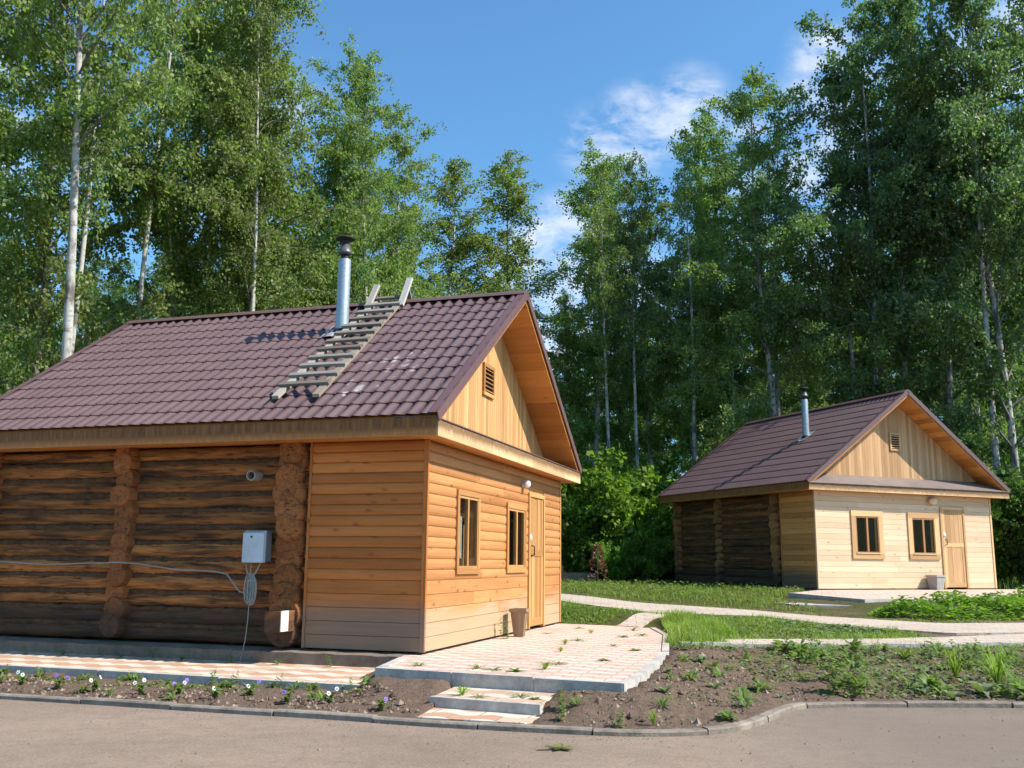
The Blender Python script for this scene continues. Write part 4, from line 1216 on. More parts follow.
def make_birch(seed, H, cb, spread, density, leaf, weep, mat='birch_leaf', bark='bark', lean=0.0, fork=False):
    rg = np.random.default_rng(seed)
    mb = MB()
    npt = 16
    ph = rg.uniform(0, 6.28, 4); amp = H * .012
    def axis(t):
        return np.array([amp * (math.sin(ph[0] + t * 4) - math.sin(ph[0])) + lean * H * t * t, amp * (math.sin(ph[1] + t * 5) - math.sin(ph[1])), H * t])
    r0 = .0068 * H
    mb.tube([axis(t) for t in np.linspace(0, 1, npt)], [max(.012, r0 * (1 - t) ** .85 * (1.25 if i == 0 else 1)) for i, t in enumerate(np.linspace(0, 1, npt))], 9, thick=1.0)
    LP = []
    nb = int(44 * density ** .5)
    az = rg.uniform(0, 6.28)
    for k in range(nb):
        t = cb + (0.985 - cb) * ((k + rg.uniform(0, 1)) / nb) ** .95
        az += 2.4 + rg.uniform(-.8, .8)
        q = (t - cb) / (1 - cb)
        prof = (min(1, q / .25 + .35)) * (1 - q) ** .55 * (.85 + .3 * math.sin(k * 1.3 + ph[2])) + .07
        L = spread * prof * rg.uniform(.5, 1.35)
        el = math.radians(rg.uniform(32, 64) + 12 * q)
        p = axis(t); d = np.array([math.cos(az) * math.cos(el), math.sin(az) * math.cos(el), math.sin(el)])
        m = 8; pts = [p]
        for i in range(m):
            d = unit(d + np.array([rg.normal(0, .13), rg.normal(0, .13), -.09 * weep - .05 * i / m]))
            p = p + d * L / m; pts.append(p)
        rb = max(.014, r0 * (1 - t) ** .9 * .45)
        mb.tube(pts, list(np.linspace(rb, .007, m + 1)), 5, caps=False, thick=.75 if rb > .03 else .45)
        subs = [(pts, .35)]
        for sb in range(4 + int(L * 2.0)):
            i = rg.integers(2, m + 1); b = pts[i]; a2 = rg.uniform(0, 6.28)
            dd = unit(np.array([math.cos(a2), math.sin(a2), rg.uniform(-.15, .8)]) + unit(pts[i] - pts[i - 1]) * .9)
            l2 = L * rg.uniform(.18, .48) + .1; sp = [b]
            for j in range(4):
                dd = unit(dd + np.array([rg.normal(0, .16), rg.normal(0, .16), -.13 * weep])); b = b + dd * l2 / 4; sp.append(b)
            mb.tube(sp, [.010, .008, .007, .005, .004], 4, caps=False, thick=.3)
            subs.append((sp, .15))
        fill = rg.uniform(.5, 1.15)            # some limbs are thin, some are full
        for sp, f0 in subs:
            sp = np.array(sp); n2 = len(sp)
            seg = np.linalg.norm(sp[1:] - sp[:-1], axis=1).sum()
            nt_ = max(2, int(seg * 5.0 * density * fill))
            for _ in range(nt_):
                f = rg.uniform(f0, 1.0) * (n2 - 1); i = min(int(f), n2 - 2); b = sp[i] + (sp[i + 1] - sp[i]) * (f - i)
                tl = rg.uniform(.22, .62)
                hang = weep * rg.uniform(.3, 1.5) * (1 - .35 * q)
                dd = np.array([rg.normal(0, .7), rg.normal(0, .7), rg.uniform(-.1, .7) - .5 * hang])
                nl = int(tl * 26) + 3
                sv = np.linspace(0, 1, nl)[:, None]
                line = b + unit(dd) * sv * tl * .6 + np.array([0, 0, -1.0]) * (sv ** 1.6) * tl * hang * .75
                LP.append(line + rg.normal(0, .06, (nl, 3)))
    P = np.concatenate(LP)
    n = len(P)
    T = unit(rg.normal(0, .7, (n, 3)) + np.array([0, 0, -.75]))
    S = unit(np.cross(T, rg.normal(0, 1, (n, 3))))
    rr = np.clip(rg.normal(.5, .22, n), 0, 1)
    tm = mb.build('trunk', bark)
    trunk_me = tm.data; bpy.data.objects.remove(tm)
    cm = leaves_mesh('crown', P, T, S, leaf * rg.uniform(.75, 1.25, n), mat, .40, rr)
    return trunk_me, cm, H, n

def make_shrub(seed, H, rad, n, leaf, mat, stems=26):
    rg = np.random.default_rng(seed)
    mb = MB(); LP = []
    for k in range(stems):
        a = rg.uniform(0, 6.28); h = H * rg.uniform(.35, 1.05); out = rad * rg.uniform(.15, 1.0)
        d = np.array([math.cos(a), math.sin(a), 0]); m = 9; pts = []
        for i in range(m):
            t = i / (m - 1)
            pts.append(d * (.08 + out * t ** 1.4) + np.array([rg.normal(0, .03), rg.normal(0, .03), h * (t ** .85) - .12 * h * t ** 4]))
        mb.tube(pts, list(np.linspace(.028, .005, m)), 5, caps=False, thick=.1)
        pts = np.array(pts)
        for q in range(max(6, int(n / stems / 34))):
            f = rg.uniform(.12, 1.0) ** .8 * (m - 1); i = min(int(f), m - 2); b = pts[i] + (pts[i + 1] - pts[i]) * (f - i)
            dd = unit(np.array([rg.normal(0, 1), rg.normal(0, 1), rg.uniform(-.3, .9)]) + d * .6); tl = rg.uniform(.25, .7) * H / 3.4
            sv = rg.uniform(0, 1, 34)[:, None]
            LP.append(b + dd * sv * tl + np.array([0, 0, -.25]) * tl * sv ** 2 + rg.normal(0, .07, (34, 3)))
    P = np.concatenate(LP); P[:, 2] = np.maximum(P[:, 2], .03); n = len(P)
    T = unit(rg.normal(0, .8, (n, 3)) + np.array([0, 0, -.3])); S = unit(np.cross(T, np.array([0, 0, 1.0]) + rg.normal(0, .5, (n, 3))))
    tm = mb.build('stems', 'bark_grey'); me = tm.data; bpy.data.objects.remove(tm)
    return me, leaves_mesh('foliage', P, T, S, leaf * rg.uniform(.6, 1.3, n), mat, .45), H, n

CX, CY = 512.0, 961.9
def place(name, cat, proto, x, y, h, rz, label, group=None, sx=1.0, z=None, parts=('trunk', 'crown')):
    k = h / proto[2]
    o = empty(name, (x, y, gz(x, y) - .03 if z is None else z), rz, label, cat, group)
    o.scale = (k * sx, k * sx, k)
    for nm, me in zip(parts, proto[:2]):
        c = link(nm, me, o)
    return o
    return o

def build_trees():
    B = [make_birch(11, 18, .16, 3.6, 1.75, .088, .9),
         make_birch(23, 18, .24, 3.2, 1.7, .086, 1.2),
         make_birch(37, 18, .12, 3.9, 1.8, .088, .8),
         make_birch(41, 18, .26, 3.1, 1.7, .086, 1.2, lean=.012),
         make_birch(59, 18, .18, 3.5, 1.5, .100, .9, 'birch_leaf_shade', 'bark_mid'),
         make_birch(67, 18, .14, 4.0, 1.55, .105, .9, 'birch_leaf_shade', 'bark_mid', lean=-.012),
         make_birch(73, 18, .36, 2.2, 1.2, .090, 1.4),
         make_birch(91, 18, .40, 3.0, 1.2, .095, 1.0),
         make_birch(97, 18, .44, 2.5, .9, .095, 1.2), make_birch(101, 18, .44, 2.8, 1.0, .098, 1.0, 'birch_leaf_shade', 'bark_mid', lean=-.02)]
    print('LEAVES', [b[3] for b in B])
    T = []   # pixel-free list: x, y, height, prototype, label, width
    front = [
        (-13.6, 20.5, 19.5, 2, 'leafy birch at the left frame edge nearest the near cabin', 1.0),
        (-12.6, 24.5, 20.0, 0, 'dense birch left of the tall white trunk behind the near cabin', 1.0),
        (-9.45, 20.2, 21.5, 7, 'tall birch with a bright white trunk behind the near cabin roof end', 1.0),
        (-10.2, 27.5, 20.5, 2, 'bushy birch just right of the tall white trunk', 1.0),
        (-9.2, 29.0, 20.0, 0, 'tall full birch behind the middle of the near cabin roof, left of the chimney', 1.0),
        (-7.2, 26.2, 17.6, 1, 'birch with paired white stems left of the steel chimney', .95),
        (-6.0, 30.0, 16.7, 2, 'broad birch standing against the sky directly behind the steel chimney', .9),
        (-4.6, 29.0, 15.6, 0, 'light green birch behind the top of the ladder', .9),
        (-3.7, 33.0, 16.0, 2, 'birch right of the ladder top with its crown sloping to the gap', 1.0),
        (-2.5, 36.5, 15.8, 0, 'shorter birch behind the near cabin ridge end beside the sky gap', 1.35),
        (-0.3, 38.0, 16.8, 3, 'slim birch standing alone in the sky gap above the near gable', 1.35),
        (2.3, 42.0, 12.2, 6, 'thin pale weeping birch with a sunlit white stem right of the near gable', 1.0),
        (3.2, 38.0, 16.8, 3, 'upright birch with feathery crown right of the sky gap', 1.2),
        (4.6, 40.5, 17.4, 0, 'birch with tall bare top twigs under the small cloud', .9),
        (5.9, 38.5, 16.0, 3, 'slender birch with long bare grey trunk between the two cabins', 1.1),
        (7.6, 38.5, 18.4, 0, 'full birch behind the far cabin left roof end', .95),
        (8.3, 39.0, 18.6, 4, 'dark full birch behind the far cabin chimney', 1.0),
        (9.4, 34.0, 18.6, 1, 'tall birch with curved white trunk above the far cabin chimney', 1.1),
        (11.6, 38.0, 15.0, 6, 'lower birch in the bright gap left of the tallest dark tree', 1.0),
        (12.5, 33.0, 20.6, 4, 'tallest dark birch rising above the far cabin ridge', .92),
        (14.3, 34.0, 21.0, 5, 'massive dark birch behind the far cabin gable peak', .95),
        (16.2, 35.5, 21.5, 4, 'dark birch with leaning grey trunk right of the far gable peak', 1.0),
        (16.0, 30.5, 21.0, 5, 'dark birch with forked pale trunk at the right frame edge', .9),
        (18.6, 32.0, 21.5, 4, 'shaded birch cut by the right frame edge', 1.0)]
    def px(u, y): return (u - CX) / CY * y
    front += [
        (px(236, 25), 25.0, 17.0, 8, 'slim white birch stem seen just above the near cabin roof, left of the chimney', .7),
        (px(248, 27), 27.0, 17.0, 8, 'second slim white birch stem left of the chimney, slightly farther back', .7),
        (px(133, 25), 25.0, 19.5, 8, 'thin white birch stem right of the tall thick white trunk', .7),
        (px(52, 23), 23.0, 19.0, 8, 'thin pale birch stem between the frame edge and the tall thick white trunk', .7),
        (px(612, 34.5), 34.5, 14.8, 8, 'straight pale birch stem rising behind the bright shrub between the cabins', .8),
        (px(640, 35.5), 35.5, 15.5, 9, 'straight grey birch stem left of the far cabin eave', .8),
        (px(690, 35), 35.0, 16.0, 8, 'pale birch stem rising behind the far cabin left eave', .8),
        (px(787, 35.5), 35.5, 18.2, 9, 'curved grey white birch trunk just left of the far cabin chimney', 1.0),
        (px(868, 34), 34.0, 18.5, 9, 'grey birch trunk above the far cabin ridge', .9),
        (px(945, 33), 33.0, 20.5, 9, 'tall leaning grey birch trunk right of the far cabin gable peak', .9),
        (px(1000, 30.5), 30.5, 20.0, 9, 'pale straight birch trunk above the shrubs near the right frame edge', .9),
        (px(567, 37.5), 37.5, 10.5, 8, 'short thin birch with bright white stem right of the near cabin gable', .6)]
    for i, (x, y, h, k, lab, sx) in enumerate(front):
        o = place('birch_tree', 'tree', B[k], x, y, h * 1.06, i * 1.9 + .4, lab, None, sx)
        if k == 7: o.rotation_euler = (0, -.02, 0); o.scale = (o.scale[0] * .85, o.scale[1] * .85, o.scale[2])
    back = []
    rg = np.random.default_rng(5)
    for i in range(46):
        y = rg.uniform(46, 80); px = -40 + 1100 * (i + rg.uniform(0, 1)) / 46
        x = (px - CX) / CY * y
        top = 150 if px < 420 else (345 if px < 600 else (250 if px < 740 else (190 if px < 860 else 60)))
        h = (562 - top) / CY * y * rg.uniform(.8, 1.0)
        back.append((x, y, min(h, 22)))
    for i, (x, y, h) in enumerate(back):
        place('birch_tree', 'tree', B[[4, 0, 5, 1, 4, 2][i % 6]], x, y, h, i * 2.3, 'birch deep in the wood, half hidden behind the front row of trees', 'birches deep in the wood', 1.15)
    S = [make_shrub(3, 3.2, 2.0, 17000, .115, 'shrub_leaf', 44), make_shrub(8, 3.6, 1.8, 17000, .115, 'shrub_leaf_deep', 44), make_shrub(13, 2.2, 1.6, 14000, .10, 'shrub_leaf', 36)]
    shr = [
        (2.9, 32.6, 4.8, 0, 'bright green shrub beside the near cabin corner, in the gap between the cabins', 1.0),
        (4.9, 34.2, 4.6, 2, 'sunlit shrub left of the far cabin log wall', 1.0),
        (3.9, 31.6, 3.0, 2, 'lower light green shrub at the wood edge in front of the bright shrub', .9),
        (2.1, 31.9, 3.6, 0, 'light green shrub with arching stems close to the near cabin corner', .8),
        (4.4, 30.6, 1.7, 2, 'knee high bright shrub beside the far cabin log corner', .9),
        (3.2, 30.3, 1.5, 0, 'knee high leafy bush at the grass edge between the cabins', .9),
        (1.3, 32.6, 2.6, 0, 'bright leafy bush behind the low concrete wall stub', .9),
        (5.4, 33.0, 3.4, 0, 'small sunlit shrub touching the far cabin rear corner', .8),
        (1.5, 33.4, 4.4, 2, 'dark shrub right behind the near cabin door side', 1.0),
        (15.4, 28.6, 4.2, 1, 'large dark leafy shrub right of the far cabin gable end', .9),
        (16.9, 27.6, 3.6, 0, 'leafy shrub at the right frame edge beside the far cabin', .9),
        (14.5, 29.6, 3.2, 2, 'low shrub tucked against the far cabin right corner', .8),
        (17.8, 30.2, 4.6, 1, 'tall dark shrub at the right frame edge behind lower shrubs', 1.0),
        (-9.0, 17.2, 4.2, 1, 'leafy shrub at the near cabin rear roof edge, left frame edge', .9),
        (-8.6, 20.4, 4.6, 0, 'tall shrub behind the rear rake of the near cabin roof', .9)]
    for i, (x, y, h, k, lab, sx) in enumerate(shr):
        place('shrub', 'shrub', S[k], x, y, h, i * 1.1, lab, None, sx, parts=('stems', 'foliage'))
    rg = np.random.default_rng(9)
    for i in range(40):
        px = -60 + 1140 * (i + rg.uniform(0, 1)) / 40; y = rg.uniform(38, 52); x = (px - CX) / CY * y
        place('shrub', 'shrub', S[i % 3 if px < 880 else 1], x, y, rg.uniform(3.0, 6.0), i * 1.7, 'shady undergrowth shrub between the trunks deep in the wood', 'undergrowth shrubs deep in the wood', 1.1, parts=('stems', 'foliage'))
    # withered brown conifers
    rg = np.random.default_rng(4)
    for (x, y, h, lab) in ((2.55, 28.6, 1.15, 'brown withered conifer sapling between the cabins, in front of the low wall'), (1.25, 28.0, .95, 'reddish withered conifer sapling half hidden by the near cabin corner')):
        n = 230
        z = rg.uniform(.05, 1, n) ** .8; a = rg.uniform(0, 6.28, n); r = (1.02 - z) * .36 * rg.uniform(.3, 1, n) + .03
        P = np.stack([r * np.cos(a), r * np.sin(a), z * h], -1)
        Tt = unit(np.stack([np.cos(a), np.sin(a), rg.uniform(-.2, .8, n)], -1)); Ss = unit(np.cross(Tt, rg.normal(0, 1, (n, 3))))
        root = empty('conifer_sapling', (x, y, gz(x, y)), 0, lab, 'sapling')
        link('foliage', leaves_mesh('foliage', P, Tt, Ss, .10, 'brown_leaf', .3), root)
        mb = MB(); mb.tube([(0, 0, 0), (0.01, 0, h)], [.02, .005], 6); mb.build('stem', 'bark_grey', root)

def build_wall_and_lamp():
    mb = MB()
    pts = [(0.4, 31.4), (1.6, 31.0), (2.75, 30.7)]
    for (a, b) in zip(pts, pts[1:]):
        a = Vector((*a, .5)); b = Vector((*b, .5)); d = (b - a).normalized(); nr = Vector((-d.y, d.x, 0)) * .3
        mb.prism([a - nr, b - nr - d * .01, b + nr - d * .01, a + nr], (0, 0, .62), 0)
    o = mb.build('low_wall', 'plinth'); tag(o, 'low stub of grey concrete wall at the wood edge right of the near cabin', 'wall')  # darker plinth material on concrete: the wall's shade is put into its colour
    y = 37.0; x = (727 - CX) / CY * y
    root = empty('street_lamp', (x, y, .78), 0, 'grey street lamp head among the leaves left of the far cabin chimney', 'street lamp')
    mb = MB(); mb.tube([(0.35, 0, 0), (0.35, 0, 6.0), (.38, 0, 8.1), (.25, 0, 8.55), (-.05, -.05, 8.68)], [.07, .055, .04, .035, .03], 10); mb.build('pole', 'lamp_steel', root)
    mb = MB()
    m = Matrix.Translation((-.38, -.08, 8.72)) @ Matrix.Rotation(math.radians(10), 4, 'Y')
    prf = [(0, .02), (.1, .07), (.35, .10), (.62, .09), (.78, .04), (.80, 0)]
    for (x0, r0), (x1, r1) in zip(prf, prf[1:]):
        for k in range(12):
            an, bn = 2 * PI * k / 12, 2 * PI * (k + 1) / 12
            q = [m @ Vector((xx - .35, r * 1.5 * math.cos(t), r * .8 * math.sin(t))) for xx, r, t in ((x0, r0, an), (x0, r0, bn), (x1, r1, bn), (x1, r1, an))]
            mb.poly(q, smooth=True)
    mb.build('lamp_head', 'lamp_steel', root)

def bent_leaves(specs, nseg=3):
    """specs: list of (azimuth, length, width, rise, droop, base height). returns V,F quads"""
    V, F = [], []
    for az, L, w, rise, droop, bz in specs:
        d = np.array([math.cos(az), math.sin(az), 0]); s = np.array([-d[1], d[0], 0])
        base = len(V)
        for i in range(nseg + 1):
            t = i / nseg; ww = w * math.sin(PI * (0.08 + .90 * t)) ** .7 * .5
            p = d * L * t + np.array([0, 0, bz + rise * math.sin(t * PI * .6) - droop * t * t])
            V += [p - s * ww, p + s * ww]
        for i in range(nseg):
            a = base + 2 * i; F.append((a, a + 1, a + 3, a + 2))
    return np.array(V), np.array(F)

def weed_protos():
    rg = np.random.default_rng(21); out = []
    def mk(name, specs, mat):
        V, F = bent_leaves(specs); return fast_mesh(name, V, F, mat, RNG.random(len(F)), smooth=True)
    for k in range(2):   # broad rosette
        out.append((mk('weed', [(rg.uniform(0, 6.28), rg.uniform(.07, .15), rg.uniform(.04, .07), rg.uniform(.03, .09), rg.uniform(0, .05), .01) for _ in range(11)], 'weed_grey' if k else 'weed_leaf'),
                    'broad leaved pale weed lying flat on the brown soil' if k else 'broad leaved green weed rosette on the brown soil', .5))
    for k in range(2):   # long jagged leaves, dandelion like
        out.append((mk('weed', [(rg.uniform(0, 6.28), rg.uniform(.12, .24), rg.uniform(.02, .035), rg.uniform(.05, .14), rg.uniform(.02, .08), .005) for _ in range(14)], 'weed_leaf'),
                    'weed with long narrow green leaves on the brown soil' if k else 'spreading dandelion like weed on the brown soil', .6))
    sp = []
    for st in range(7):   # upright leafy
        h = rg.uniform(.10, .28)
        for j in range(9):
            sp.append((rg.uniform(0, 6.28), rg.uniform(.035, .08), rg.uniform(.02, .035), .02, .015, h * j / 8))
    V, F = bent_leaves(sp)
    k = 0; per = 4 * 2
    for st in range(7):
        dx, dy = rg.normal(0, .05, 2)
        V[st * 9 * per:(st + 1) * 9 * per, :2] += (dx, dy)
    out.append((fast_mesh('weed', V, F, 'weed_leaf', RNG.random(len(F)), smooth=True), 'small upright leafy weed with many stems on the brown soil', .7))
    sp = [(rg.uniform(0, 6.28), rg.uniform(.05, .16), .010, rg.uniform(.12, .28), rg.uniform(.0, .10), 0) for _ in range(42)]
    out.append((mk('weed', sp, 'grass'), 'tuft of long grass growing out of the brown soil', .8))
    return out

BED = np.array([(.62, 7.62), (1.4, 7.68), (1.75, 7.95), (2.2, 8.75), (2.6, 9.12), (4.7, 9.25), (9.5, 9.35), (10.5, 13.8), (5.5, 12.95), (3.0, 12.75), (2.15, 12.7), (1.35, 9.4), (1.05, 8.5), (.55, 8.6), (.35, 7.8)])
def in_poly(P, n, rg):
    out = []
    lo, hi = P.min(0), P.max(0)
    while len(out) < n:
        q = rg.uniform(lo, hi, (4 * n, 2)); m = poly_dist(P, q[:, 0], q[:, 1]) < 0
        out += list(q[m])
    return np.array(out[:n])

def build_weeds():
    pr = weed_protos(); rg = np.random.default_rng(33)
    W_ = []
    big = [(4.84, 9.9, 5, 1.7), (5.0, 10.2, 5, 1.5), (4.7, 10.5, 5, 1.4), (3.19, 9.5, 4, 1.4), (3.43, 9.8, 3, 1.6), (3.30, 10.1, 4, 1.3), (2.1, 8.95, 2, 1.3), (3.47, 12.6, 0, 1.8), (3.58, 12.26, 3, 1.5), (1.34, 8.6, 1, 1.3),
           (1.74, 9.61, 2, 1.2), (2.11, 11.04, 0, 1.2), (2.12, 10.04, 3, 1.2), (2.41, 9.6, 2, 1.5), (1.72, 7.95, 0, 1.4), (1.10, 7.66, 5, .8), (.83, 7.62, 4, .9), (.40, 8.1, 4, 1.1), (.42, 7.82, 4, .8), (4.74, 11.92, 3, 1.5),
           (4.13, 9.82, 0, 1.5), (5.04, 11.15, 4, 1.4), (4.39, 12.7, 0, 1.5), (6.0, 12.0, 3, 1.5), (4.5, 9.5, 1, 1.6), (4.9, 9.5, 0, 1.7), (2.0, 8.5, 3, 1.2), (.55, 8.15, 3, 1.0)]
    for x, y, k, s in big: W_.append((x, y, k, s * (.68 if x < 3.0 else 1.05)))
    q = in_poly(BED, 560, rg)
    dens = np.clip(.35 + .16 * (q[:, 0] - 1.2), .25, 1.0) * (.5 + .5 * np.sin(q[:, 0] * 3.1 + q[:, 1] * 1.3) * np.sin(q[:, 1] * 2.7 - q[:, 0]))
    keep = rg.random(560) < np.clip(dens, .12, 1)
    for x, y in q[keep][:215]: W_.append((x, y, int(rg.choice([0, 0, 1, 1, 1, 2, 3, 4])), rg.uniform(.4, 1.0)))
    for x, y in in_poly(np.array([(3.3, 9.4), (6.2, 9.5), (7.0, 13.0), (3.4, 12.6)]), 26, rg): W_.append((x, y, int(rg.choice([0, 2, 3, 4, 4])), rg.uniform(.8, 1.4)))
    for i, (x, y, k, s) in enumerate(W_):
        if poly_dist(TP, np.array(x), np.array(y)) < 0.03: continue
        o = link('weed', pr[k][0]); o.location = (x, y, gz(x, y) + .004); o.rotation_euler = (0, 0, rg.uniform(0, 6.28)); o.scale = (s, s, s * rg.uniform(.8, 1.15))
        tag(o, pr[k][1], 'weed', 'weeds in the soil bed by the road')
    # weeds in the flower bed strip and in the paving joints on the left
    for i in range(46):
        x = rg.uniform(-6.5, -1.3); yk = float(kerb_y(x))
        yo = float(np.interp(x, [-5.48, -4.25, -2.85, -2.01, -1.26], [10.73, 10.36, 9.87, 9.61, 9.37])) - .1
        y = yo - abs(rg.normal(0, .16)) if i % 3 else rg.uniform(yk + .2, yo)
        k = int(rg.choice([0, 2, 3, 4])); s = rg.uniform(.35, .8)
        o = link('weed', pr[k][0]); o.location = (x, y, gz(x, y) + .003); o.rotation_euler = (0, 0, rg.uniform(0, 6.28)); o.scale = (s, s, s)
        tag(o, 'small green weed in the narrow flower bed before the log wall', 'weed', 'weeds in the flower bed')
    # terrace joints
    for i, (x, y) in enumerate([(-.3, 9.75), (-.15, 9.6), (.05, 9.5), (.35, 9.7), (-.9, 9.9), (.5, 10.2), (1.0, 10.6), (.6, 11.6), (1.3, 12.4), (.9, 13.2), (1.6, 13.9), (1.2, 14.6), (1.9, 15.3), (.55, 14.4), (1.5, 11.8), (-.4, 8.6), (.1, 8.55), (-.25, 8.5), (.22, 8.4), (.7, 12.6), (1.9, 14.2), (1.1, 15.6)]):
        k = [3, 2, 0, 5][i % 4]; s = rg.uniform(.45, .75)
        zt = .42 if y > 8.75 else .315
        o = link('weed', pr[k][0]); o.location = (x, y, zt); o.rotation_euler = (0, 0, i * 1.3); o.scale = (s * 1.2, s * 1.2, s * .45)
        tag(o, 'sparse flat weed growing from the paver joints of the terrace', 'weed', 'weeds in the terrace joints')
    for i, x in enumerate([-5.9, -5.4, -4.9, -4.6, -4.2, -3.8, -3.2, -2.6, -2.0]):
        y = float(np.interp(x, [-5.5, -4.2, -2.9, -2.0], [12.5, 12.1, 11.7, 11.4])) - .42
        o = link('weed', pr[[4, 2, 4, 0][i % 4]][0]); o.location = (x, y, .285); o.scale = (.45, .45, .55)
        tag(o, 'little weed growing from the walkway pavers along the log wall', 'weed', 'weeds on the walkway')
    o = link('weed', pr[4][0]); o.location = (-.08, 13.35, .42); o.scale = (.8, .8, 1.1); tag(o, 'leafy weed at the foot of the front wall beside the near bin', 'weed')

def build_pansies():
    rg = np.random.default_rng(12)
    V, F = bent_leaves([(rg.uniform(0, 6.28), rg.uniform(.03, .08), .026, rg.uniform(.02, .06), .01, rg.uniform(0, .07)) for _ in range(34)])
    leafme = fast_mesh('foliage', V, F, 'weed_leaf', RNG.random(len(F)), smooth=True)
    def flower(mat):
        mb = MB()
        for k, (a, r) in enumerate(((1.57 - .55, .021), (1.57 + .55, .021), (-.25, .019), (3.39, .019), (-1.57, .022))):
            c = Vector((math.cos(a) * .017, .0, math.sin(a) * .017)); pts = [c + Vector((math.cos(t) * r, -.002 * k, math.sin(t) * r)) for t in np.linspace(0, 2 * PI, 9)[:-1]]
            mb.poly(pts)
        mb.poly([Vector((math.cos(t) * .013, -.011, math.sin(t) * .012 - .004)) for t in np.linspace(0, 2 * PI, 9)[:-1]], mi=1)
        mb.poly([Vector((math.cos(t) * .004, -.0125, math.sin(t) * .004)) for t in np.linspace(0, 2 * PI, 7)[:-1]], mi=2)
        mb.tube([(0, .002, 0), (0, .02, -.03), (0, .03, -.09)], [.0025] * 3, 5, mi=3)
        o = mb.build('flower', [mat, 'petal_dark', 'petal_yellow', 'stem']); me = o.data; bpy.data.objects.remove(o); return me
    fl = dict(w=flower('petal_white'), p=flower('petal_purple'), d=flower('petal_dark'))
    names = dict(w='white', p='purple', d='dark blue')
    spots = [(-4.67, 9.58, 'ww'), (-4.22, 9.36, 'dpp'), (-3.82, 9.24, 'ww'), (-3.34, 9.08, 'ww'), (-2.99, 9.08, 'ppw'), (-2.58, 8.80, 'w'), (-2.32, 8.98, 'wp'), (-1.91, 8.62, 'p'), (-1.53, 8.55, 'ww'), (-1.05, 8.25, 'p'), (-5.25, 9.75, 'wp')]
    labs = ['two white pansies with dark centres, second plant from the left edge', 'dark blue and purple pansies, third plant from the left edge', 'white pansy pair on a leafy clump, fourth plant from the left edge',
            'white pansy pair with bare soil around, fifth plant from the left edge', 'purple pansies above one white bloom, middle of the flower bed', 'single white pansy right of the purple and white clump',
            'pansy with one white and one purple bloom in the bed near the cable', 'single purple pansy close to the kerb below the boarded wall', 'white pansy pair nearest the terrace corner', 'lone purple pansy close to the bottom step', 'leftmost pansy in the bed with white and purple blooms']
    for (x, y, fs), lab in zip(spots, labs):
        root = empty('pansy', (x, y, gz(x, y)), rg.uniform(0, 1), lab, 'flower', 'pansies in the flower bed')
        link('foliage', leafme, root)
        for i, c in enumerate(fs):
            o = link('flower', fl[c], root); a = i * 2.2 + x; o.location = (.05 * math.cos(a) + .02 * i, .04 * math.sin(a) - .02, .10 + .03 * (i % 2)); o.rotation_euler = (-.35, 0, rg.uniform(-.5, .5) + .2); o.scale = (.52,) * 3

def blades(name, pts, h, w, mat, rg, bend=.5):
    x, y = pts[:, 0], pts[:, 1]
    f = .5 + .25 * np.sin(x * 3.1 + 1.3 * np.sin(y * 2.1)) + .25 * np.sin(y * 4.3 - x * 1.9 + np.sin(x * 5.0))
    f = np.clip(f + rg.normal(0, .18, len(x)), 0, 1)
    pts = pts[rg.random(len(x)) < .12 + .88 * f ** 1.2]
    x, y = pts[:, 0], pts[:, 1]
    h = h * (.65 + .6 * np.clip(.5 + .5 * np.sin(x * 2.3 + y * 1.1) * np.sin(y * 2.9), 0, 1))
    n = len(pts)
    az = rg.uniform(0, 6.28, n); hh = h * rg.uniform(.5, 1.25, n); ww = w * rg.uniform(.6, 1.3, n)
    z = ground_z(pts[:, 0], pts[:, 1])
    B = np.stack([pts[:, 0], pts[:, 1], z - .01], -1)
    s = np.stack([-np.sin(az), np.cos(az), 0 * az], -1) * ww[:, None] * .5
    d = np.stack([np.cos(az), np.sin(az), 0 * az], -1)
    up = np.array([0, 0, 1.0])
    bn = bend * rg.uniform(.1, 1.0, n)[:, None] * hh[:, None]
    m = B + up * hh[:, None] * .55 + d * bn * .3; t = B + up * hh[:, None] + d * bn
    V = np.stack([B - s, B + s, m + s * .8, m - s * .8, t + s * .12, t - s * .12], 1).reshape(-1, 3)
    i = np.arange(n)[:, None] * 6
    F = np.concatenate([i + np.array([[0, 1, 2, 3]]), i + np.array([[3, 2, 4, 5]])], 1).reshape(-1, 4)
    return fast_mesh(name, V, F, mat, np.repeat(np.clip(rg.normal(.5, .25, n), 0, 1), 2))

